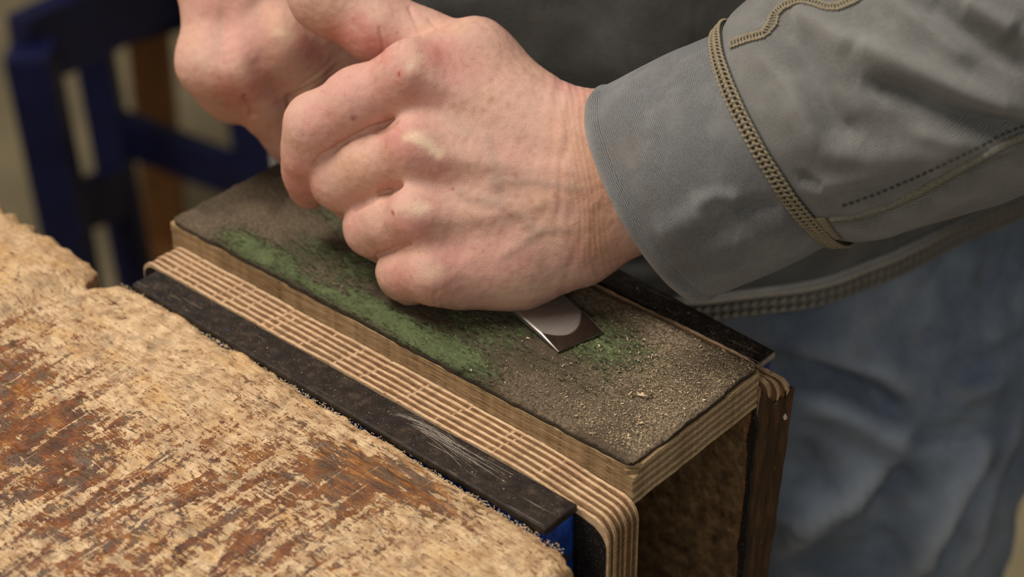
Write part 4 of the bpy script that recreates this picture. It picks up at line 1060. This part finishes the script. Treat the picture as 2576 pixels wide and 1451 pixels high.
thl = np.tile(np.arange(CU_T) / CU_T, CU_N) * 270.0
# inner turn of the cuff so that its edge has thickness
inner = Wc.reshape(CU_N, CU_T, 3)[:60] - normals(Wc, Fc).reshape(CU_N, CU_T, 3)[:60] * 0.022
Wi = inner[::-1].reshape(-1, 3); Fi = gridF(61, CU_T, True)
Vcf = np.concatenate([Wi, Wc]); n60 = 60 * CU_T
Fcf = gridF(60 + CU_N, CU_T, True)
if (Fc[0] != gridF(CU_N, CU_T, True)[0]).any(): Fcf = Fcf[:, ::-1]
uvc = np.concatenate([np.stack([np.repeat(tc[:60][::-1], CU_T) * 62, thl[:n60]], -1), np.stack([tt * 62, thl], -1)])
fadec = np.concatenate([np.zeros(n60), 0.55 * np.exp(-tt / 0.02)])
build('cuff', Vcf, Fcf, CUFF, SWEAT, True, uv=uvc, flts={'fade': fadec})

SL_N, SL_T = 330, 320
sl_s = [(0.0, 1962, 343, 685, -150, -262, -58, 32, 43), (0.07, 2005, 322, 682, -162, -283, -52, 30, 46), (0.3, 2190, 238, 676, -190, -316, -40, 26, 52), (0.6, 2500, 105, 668, -200, -330, -30, 20, 54), (1.0, 2960, -95, 662, -200, -340, -30, 20, 55)]
Ws, ts = tube_sections(sl_s, SL_N, SL_T); Fs = gridF(SL_N, SL_T, True)
if ((normals(Ws, Fs) * (Ws - np.repeat(Ws.reshape(SL_N, SL_T, 3).mean(1), SL_T, 0))).sum(1)).mean() < 0: Fs = Fs[:, ::-1]
folds = [([(1945, 25), (2007, 107), (2070, 240), (2110, 310), (2165, 360)], 30, -4.0), ([(1990, 30), (2075, 70), (2150, 130)], 34, 4.0), ([(2163, 205), (2260, 235), (2367, 275), (2470, 305), (2620, 325)], 30, -6.0), ([(2130, 100), (2250, 150), (2420, 226), (2600, 285)], 36, 5.0),
         ([(2300, -30), (2400, 60), (2500, 130), (2620, 190)], 34, -5.0), ([(2200, -40), (2330, 60), (2460, 160)], 30, 3.0), ([(2060, 370), (2180, 400), (2330, 390), (2480, 370)], 40, 3.0), ([(2010, 440), (2040, 455), (2070, 470)], 13, -2.2), ([(2030, 470), (2120, 455), (2250, 430)], 22, 1.6),
         ([(1905, 130), (1990, 220), (2060, 380)], 24, 2.0), ([(2100, 560), (2200, 540), (2330, 490), (2450, 420), (2620, 340)], 12, -2.2), ([(2150, 580), (2300, 545), (2500, 470)], 26, 1.5), ([(2420, 0), (2560, 80)], 30, 4.0), ([(2280, 330), (2430, 345), (2576, 380)], 26, 2.5)]
N, dd, u, v, fr = px_disp(Ws, Fs, folds)
tts = np.repeat(ts, SL_T)
dd += (1.4 * fbm(Ws * np.array([1.2, 1.2, 2.0]) * 1.3, 3, 451) + 0.45 * fbm(Ws * 7, 2, 455)) * sstep(0.0, 0.08, tts)
Ws = Ws + N * (dd * 0.01)[:, None]
arc = np.tile(np.arange(SL_T) / SL_T, SL_N) * 300.0
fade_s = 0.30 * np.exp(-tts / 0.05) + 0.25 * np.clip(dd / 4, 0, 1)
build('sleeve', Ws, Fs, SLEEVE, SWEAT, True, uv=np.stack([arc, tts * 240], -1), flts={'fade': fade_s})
Ns = normals(Ws, Fs); us, vs = to_px(Ws); vis = ((CAM_C - Ws) * Ns).sum(1) > 0
def on_sleeve(pu, pv, lift=0.0):
    d = np.hypot(us - pu, vs - pv) + np.where(vis, 0, 1e6); k = np.argsort(d)[:6]; w = 1 / (d[k] + 1.0); w /= w.sum()
    n = (Ns[k] * w[:, None]).sum(0); n /= np.linalg.norm(n)
    return (Ws[k] * w[:, None]).sum(0) + n * lift, n
def resample(pts, n):
    P = np.array(pts, float); s_ = np.r_[0, np.cumsum(np.linalg.norm(np.diff(P, axis=0), axis=1))]
    t = np.linspace(0, s_[-1], n); return np.stack([np.interp(t, s_, P[:, k]) for k in range(P.shape[1])], -1)
# cover stitching round the cuff seam: three wavy rails and the loops between them
def ring(grid, n, row, lift):
    G = grid[row]; return G
Wg = Ws.reshape(SL_N, SL_T, 3); Ng = Ns.reshape(SL_N, SL_T, 3); Wcg = Wc.reshape(CU_N, CU_T, 3); Ncg = normals(Wc, Fc).reshape(CU_N, CU_T, 3)
nst = 132
def ring_pts(W_, N_, n, lift):
    m_ = len(W_); t = np.arange(n) / n * m_; i = t.astype(int); f = (t - i)[:, None]; j = (i + 1) % m_
    return W_[i % m_] * (1 - f) + W_[j] * f + (N_[i % m_] * (1 - f) + N_[j] * f) * lift
parts = []
rA = ring_pts(Wcg[int(CU_N * 0.955)], Ncg[int(CU_N * 0.955)], nst * 4, 0.012); rB = ring_pts(Wg[12], Ng[12], nst * 4, 0.014)
band = []
for f_ in np.linspace(-0.06, 1.06, 7): band.append(rA * (1 - f_) + rB * f_ + 0)
nb_ = ring_pts(Wg[4], Ng[4], nst * 4, 0.0)
Nn = (ring_pts(Wg[4], Ng[4], nst * 4, 1.0) - nb_)
bandV = np.concatenate([b - Nn * (0.010 if k in (0, 6) else 0.004) for k, b in enumerate(band)])
Fb = gridF(7, nst * 4, True)
seam_b = build('seam_band', bandV, Fb if True else Fb, THREAD_D, SWEAT, True)
for f_, amp, r_ in ((0.0, 0.04, 0.0048), (0.46, 0.05, 0.0046), (0.55, 0.05, 0.0046), (1.0, 0.04, 0.0048)):
    k = np.arange(nst * 4); ph = k / 4 * 2 * np.pi
    P = rA * (1 - f_) + rB * f_ + (rB - rA) * (amp * np.sin(ph))[:, None] + Nn * (0.003 + 0.003 * np.cos(ph))[:, None]
    parts.append(tube_vf(np.concatenate([P, P[:1]]), r_, 6, False))
for i in range(nst):
    for a, b, sh in ((0.04, 0.48, 1), (0.52, 0.96, 2)):
        k0 = i * 4; k1 = (i * 4 + sh) % (nst * 4)
        p = rA[k0] * (1 - a) + rB[k0] * a; q = rA[k1] * (1 - b) + rB[k1] * b
        mid = (p + q) / 2 + Nn[k0] * 0.006
        parts.append(tube_vf(np.stack([p, mid, q]), 0.0042, 5, False))
V, F = merge(parts); build('seam_stitching', V, F, THREAD, SWEAT, True)
# upper seam running along the sleeve
def chain_seam(name, pts, n, half, mat, lift=0.006, rr=0.005):
    Q = resample(pts, n * 3); C_ = []; NN = []
    for q in Q:
        p, nn = on_sleeve(q[0], q[1], lift); C_.append(p); NN.append(nn)
    C_ = np.array(C_); NN = np.array(NN)
    for _ in range(3): C_[1:-1] = (C_[:-2] + 2 * C_[1:-1] + C_[2:]) / 4; NN[1:-1] = (NN[:-2] + 2 * NN[1:-1] + NN[2:]) / 4
    T = np.gradient(C_, axis=0); T /= np.linalg.norm(T, axis=1)[:, None]; B = np.cross(T, NN); parts = []
    ph = np.arange(len(C_)) / 3 * 2 * np.pi
    for s0 in (-1, 1):
        parts.append(tube_vf(C_ + B * (s0 * half + 0.004 * np.sin(ph))[:, None], rr, 6))
    for i in range(0, len(C_) - 2, 3):
        parts.append(tube_vf(np.stack([C_[i] - B[i] * half, C_[i] + NN[i] * 0.005, C_[i + 1] + B[i + 1] * half]), rr * 0.8, 5, False))
    V, F = merge(parts); return build(name, V, F, mat, SWEAT, True)
chain_seam('seam_stitching', [(1842, 112), (1880, 98), (1925, 86), (1942, 62), (1950, 38), (1975, 14), (2015, 4), (2050, 10), (2080, 20), (2110, 18), (2150, 0), (2200, -40)], 52, 0.015, THREAD, 0.006, 0.0042)
chain_seam('seam_stitching', [(2060, 545), (2078, 572), (2098, 596)], 14, 0.024, THREAD, 0.006, 0.0045)
# piped seam on the underside
Q = resample([(2088, 548), (2160, 538), (2240, 512), (2320, 474), (2430, 412), (2530, 362), (2640, 310)], 60)
P = np.array([on_sleeve(q[0], q[1], 0.004)[0] for q in Q])
for _ in range(4): P[1:-1] = (P[:-2] + 2 * P[1:-1] + P[2:]) / 4
V, F = tube_vf(P, 0.016, 8); build('piped_seam', V, F, THREAD_G, SWEAT, True)
parts = []
Q = resample([(2120, 516), (2200, 488), (2300, 446), (2410, 394), (2520, 340), (2640, 285)], 64)
for a, b in zip(Q[0::2], Q[1::2]):
    pa, _ = on_sleeve(a[0], a[1], 0.004); pb, _ = on_sleeve(b[0], b[1], 0.004); parts.append(tube_vf(np.stack([pa, pb]), 0.0045, 5))
V, F = merge(parts); build('seam_stitching', V, F, THREAD_D, SWEAT, True)

# upper part of the sleeve, elbow to shoulder
Pth = np.array([Wg[int(SL_N * 0.86)].mean(0), Wg[SL_N - 1].mean(0), l_el * 0.85 + l_sh * 0.15 + RH * 0.15, l_el * 0.45 + l_sh * 0.55, l_sh]); t = np.linspace(0, 4, 70); i = np.minimum(t.astype(int), 3); f = (t - i)[:, None]
Q = Pth[i] * (1 - f) + Pth[i + 1] * f
for _ in range(12): Q[1:-1] = (Q[:-2] + 2 * Q[1:-1] + Q[2:]) / 4
V, F = tube_vf(Q, np.interp(t, range(5), [0.50, 0.57, 0.66, 0.70, 0.78]), 64, False)
V = V + 0.05 * fbm(V * 2, 3, 475)[:, None]
build('sleeve', V, F, SLEEVE, SWEAT, True, uv=np.stack([np.tile(np.arange(64) / 64 * 300, 70), np.repeat(np.arange(70), 64) * 4.0], -1), flts={'fade': np.zeros(len(V))})
# far sleeve of the other arm, above the picture
Pth = np.array([at(630, -330, 7.95), (at(640, -330, 8.0) + r_el) / 2, r_el, (r_el + r_sh) / 2, r_sh]); t = np.linspace(0, 4, 60); i = np.minimum(t.astype(int), 3); f = (t - i)[:, None]
Q = Pth[i] * (1 - f) + Pth[i + 1] * f
V, F = tube_vf(Q, np.interp(t, range(5), [0.42, 0.5, 0.6, 0.68, 0.75]), 48, False)
V = V + 0.04 * fbm(V * 2, 3, 470)[:, None]
build('sleeve', V, F, SLEEVE, SWEAT, True, uv=np.stack([np.tile(np.arange(48) / 48 * 300, 60), np.repeat(np.arange(60), 48) * 4.0], -1), flts={'fade': np.zeros(len(V))})

def to_rf(P):
    q = P - np.array([CAM_C[0], CAM_C[1], 0]); return q @ RH, q @ FH, P[..., 2]
def jeans():
    # in (r, fw, z) decimetres
    def fn(P):
        q = np.stack([(P[:, 0] - 0.72) / 1.86, (P[:, 1] - 8.32) / 1.12], -1)
        rad = np.linalg.norm(q, axis=1)
        d = (rad - 1) * 1.15
        d = np.maximum(d, np.maximum(P[:, 2] + 0.45, -2.1 - P[:, 2]))
        for hx, kx in ((1.76, 1.90), (-0.24, -0.30)):
            l = cone(P, (hx, 8.30, -1.9), (kx, 8.15, -5.2), 1.00, 0.80)
            l = smin(l, cone(P, (kx, 8.15, -5.2), (kx, 8.45, -8.75), 0.80, 0.68), 0.3)
            d = smin(d, l, 0.45)
        return d
    V, F = surface(fn, (-1.7, 6.7, -9.0), (3.3, 9.9, -0.4), 0.052, 2)
    base = np.array([CAM_C[0], CAM_C[1], 0]); W = base + V[:, :1] * RH + V[:, 1:2] * FH; W[:, 2] = V[:, 2]
    it = [([(1960, 925), (2040, 930), (2110, 950), (2190, 985), (2262, 1050)], 34, -0.16), ([(1960, 880), (2080, 890), (2200, 920), (2300, 1000)], 40, 0.10), ([(2000, 1010), (2120, 1030), (2230, 1090), (2300, 1110)], 34, 0.07),
          ([(2290, 1105), (2380, 1095), (2470, 1085)], 26, -0.08), ([(1958, 1385), (2060, 1300), (2150, 1240), (2240, 1165)], 30, 0.09), ([(2000, 1120), (2050, 1190), (2060, 1260)], 44, -0.10), ([(2286, 1430), (2380, 1290), (2480, 1128)], 28, 0.09), ([(2200, 1400), (2230, 1250), (2300, 1180)], 48, -0.12),
          ([(2404, 1430), (2490, 1230), (2580, 1030)], 20, 0.05), ([(2350, 1440), (2440, 1250), (2500, 1180)], 30, -0.06), ([(2300, 760), (2420, 820), (2560, 860)], 50, 0.05), ([(2380, 960), (2480, 930), (2580, 860)], 26, -0.05), ([(2400, 1000), (2500, 960), (2580, 900)], 26, 0.05)]
    N, dd, u, v, fr = px_disp(W, F, it)
    if (N * (W - np.array([PB[0], PB[1], -3]))).sum(1).mean() < 0: F = F[:, ::-1]; N, dd, u, v, fr = px_disp(W, F, it)
    dd += 0.05 * fbm(W * np.array([1.6, 1.6, 1.2]), 3, 551) + 0.02 * fbm(W * 4, 2, 553)
    fade = 0.35 * np.clip(dd / 0.09, 0, 1) + 0.15 * sstep(0.2, 0.8, fbm(W * 1.2, 2, 561))
    for pts, rad, am in (([(1958, 1385), (2060, 1300), (2150, 1240), (2240, 1165)], 22, 0.4), ([(2286, 1430), (2380, 1290), (2480, 1128)], 16, 0.5), ([(2404, 1430), (2490, 1230), (2580, 1030)], 12, 0.3)):
        d, al = pdist(u, v, pts); fade = fade + am * np.exp(-(d / rad) ** 2) * fr
    build('jeans', W + N * dd[:, None], F, DENIM, PERSON, True, flts={'fade': np.clip(fade, 0, 1)})
jeans()
for r_ in (1.82, -0.32):
    P = []
    nl, na = 14, 20
    for k, t in enumerate(np.linspace(0, 1, nl)):
        w = 0.44 * math.sqrt(max(0.02, 1 - (2 * t - 1) ** 4)) + 0.05; h = 0.75 - 0.45 * sstep(0.35, 1.0, np.array(t))
        for a in np.linspace(0, np.pi, na): P.append(rf(r_ + w * math.cos(a), 8.95 - 2.6 * t, -8.99 + h * math.sin(a) ** 0.5))
    F = gridF(nl, na).tolist() + [list(range(na)), list(range((nl - 1) * na, nl * na))[::-1]]
    build('shoe', np.array(P), F, THREAD_D, PERSON, True)

# ------------------------------------------------------------------ things behind
def stool():
    A = at(125, 330, 17.2); rt = root('stool', (A[0], A[1], -9.0), 'dark navy painted wooden stool standing behind the bench', 'stool')
    def leg(top, bot, w):
        p = np.array(top); q = np.array(bot); d = (q - p) / np.linalg.norm(q - p)
        if d[2] < 0: q = p + d * ((-9.0 - p[2]) / d[2])
        beam('leg', p, q, w, w, NAVY, rt, 0.04, side=FH)
    leg(at(75, 120, 17.2), at(190, 690, 18.6), 0.42)
    leg(at(230, 90, 19.2), at(330, 640, 20.4), 0.36)
    leg(at(570, -60, 18.9), at(672, 520, 20.3), 0.44)
    leg(at(770, -60, 20.4), at(840, 430, 21.8), 0.36)
    beam('apron', at(50, 135, 17.3), at(620, -135, 19.6), 0.25, 0.72, NAVY, rt, 0.03)
    beam('apron', at(215, 60, 19.0), at(760, -80, 20.0), 0.25, 0.6, NAVY, rt, 0.03)
    beam('stretcher', at(150, 530, 18.2), at(310, 480, 20.0), 0.22, 0.52, NAVY, rt, 0.03)
    beam('stretcher', at(275, 320, 19.7), at(650, 462, 20.0), 0.26, 0.42, NAVY, rt, 0.03)
    z = at(60, 50, 17.2)[2]
    P = [at(-60, 40, 17.0), at(700, -240, 19.6), at(800, -330, 22.6), at(150, -60, 20.4)]
    c = sum(P) / 4; ax = (P[1] - P[0]) + (P[2] - P[3]); ax[2] = 0; L_ = np.linalg.norm(ax) / 2; ax /= np.linalg.norm(ax); ay = np.cross([0, 0, 1], ax)
    V, F = box_vf((0, 0, 0), (L_ + 0.3, 3.6, 0.3), 0.08); V = V @ np.stack([ax, ay, [0, 0, 1]]) + np.array([c[0], c[1], z + 0.30]) + ay * 0.35
    build('seat', V, F, NAVY, rt)
stool()
# pine post of a rack standing further back
p = at(372, 60, 22.5); q = at(425, 640, 24.2)
d = (q - p) / np.linalg.norm(q - p); q = p + d * ((-9.0 - p[2]) / d[2]); p = p - d * 4
rt = root('wooden_post', (q[0], q[1], -9.0), 'orange brown pine board standing upright behind the stool legs', 'board')
beam('board', p, q, 0.48, 0.35, PINE, rt, 0.03, side=FH)
p = at(540, 500, 23.5)
V, F = box_vf((0, 0, 0), (1.6, 0.5, 0.35), 0.03, R=rot3(0, 0, 0.9)); V += np.array([p[0], p[1], -9.0 + 0.175])
tag(build('wood_offcut', V, F, PINE), 'short pine offcut lying on the floor behind the strop', 'offcut')
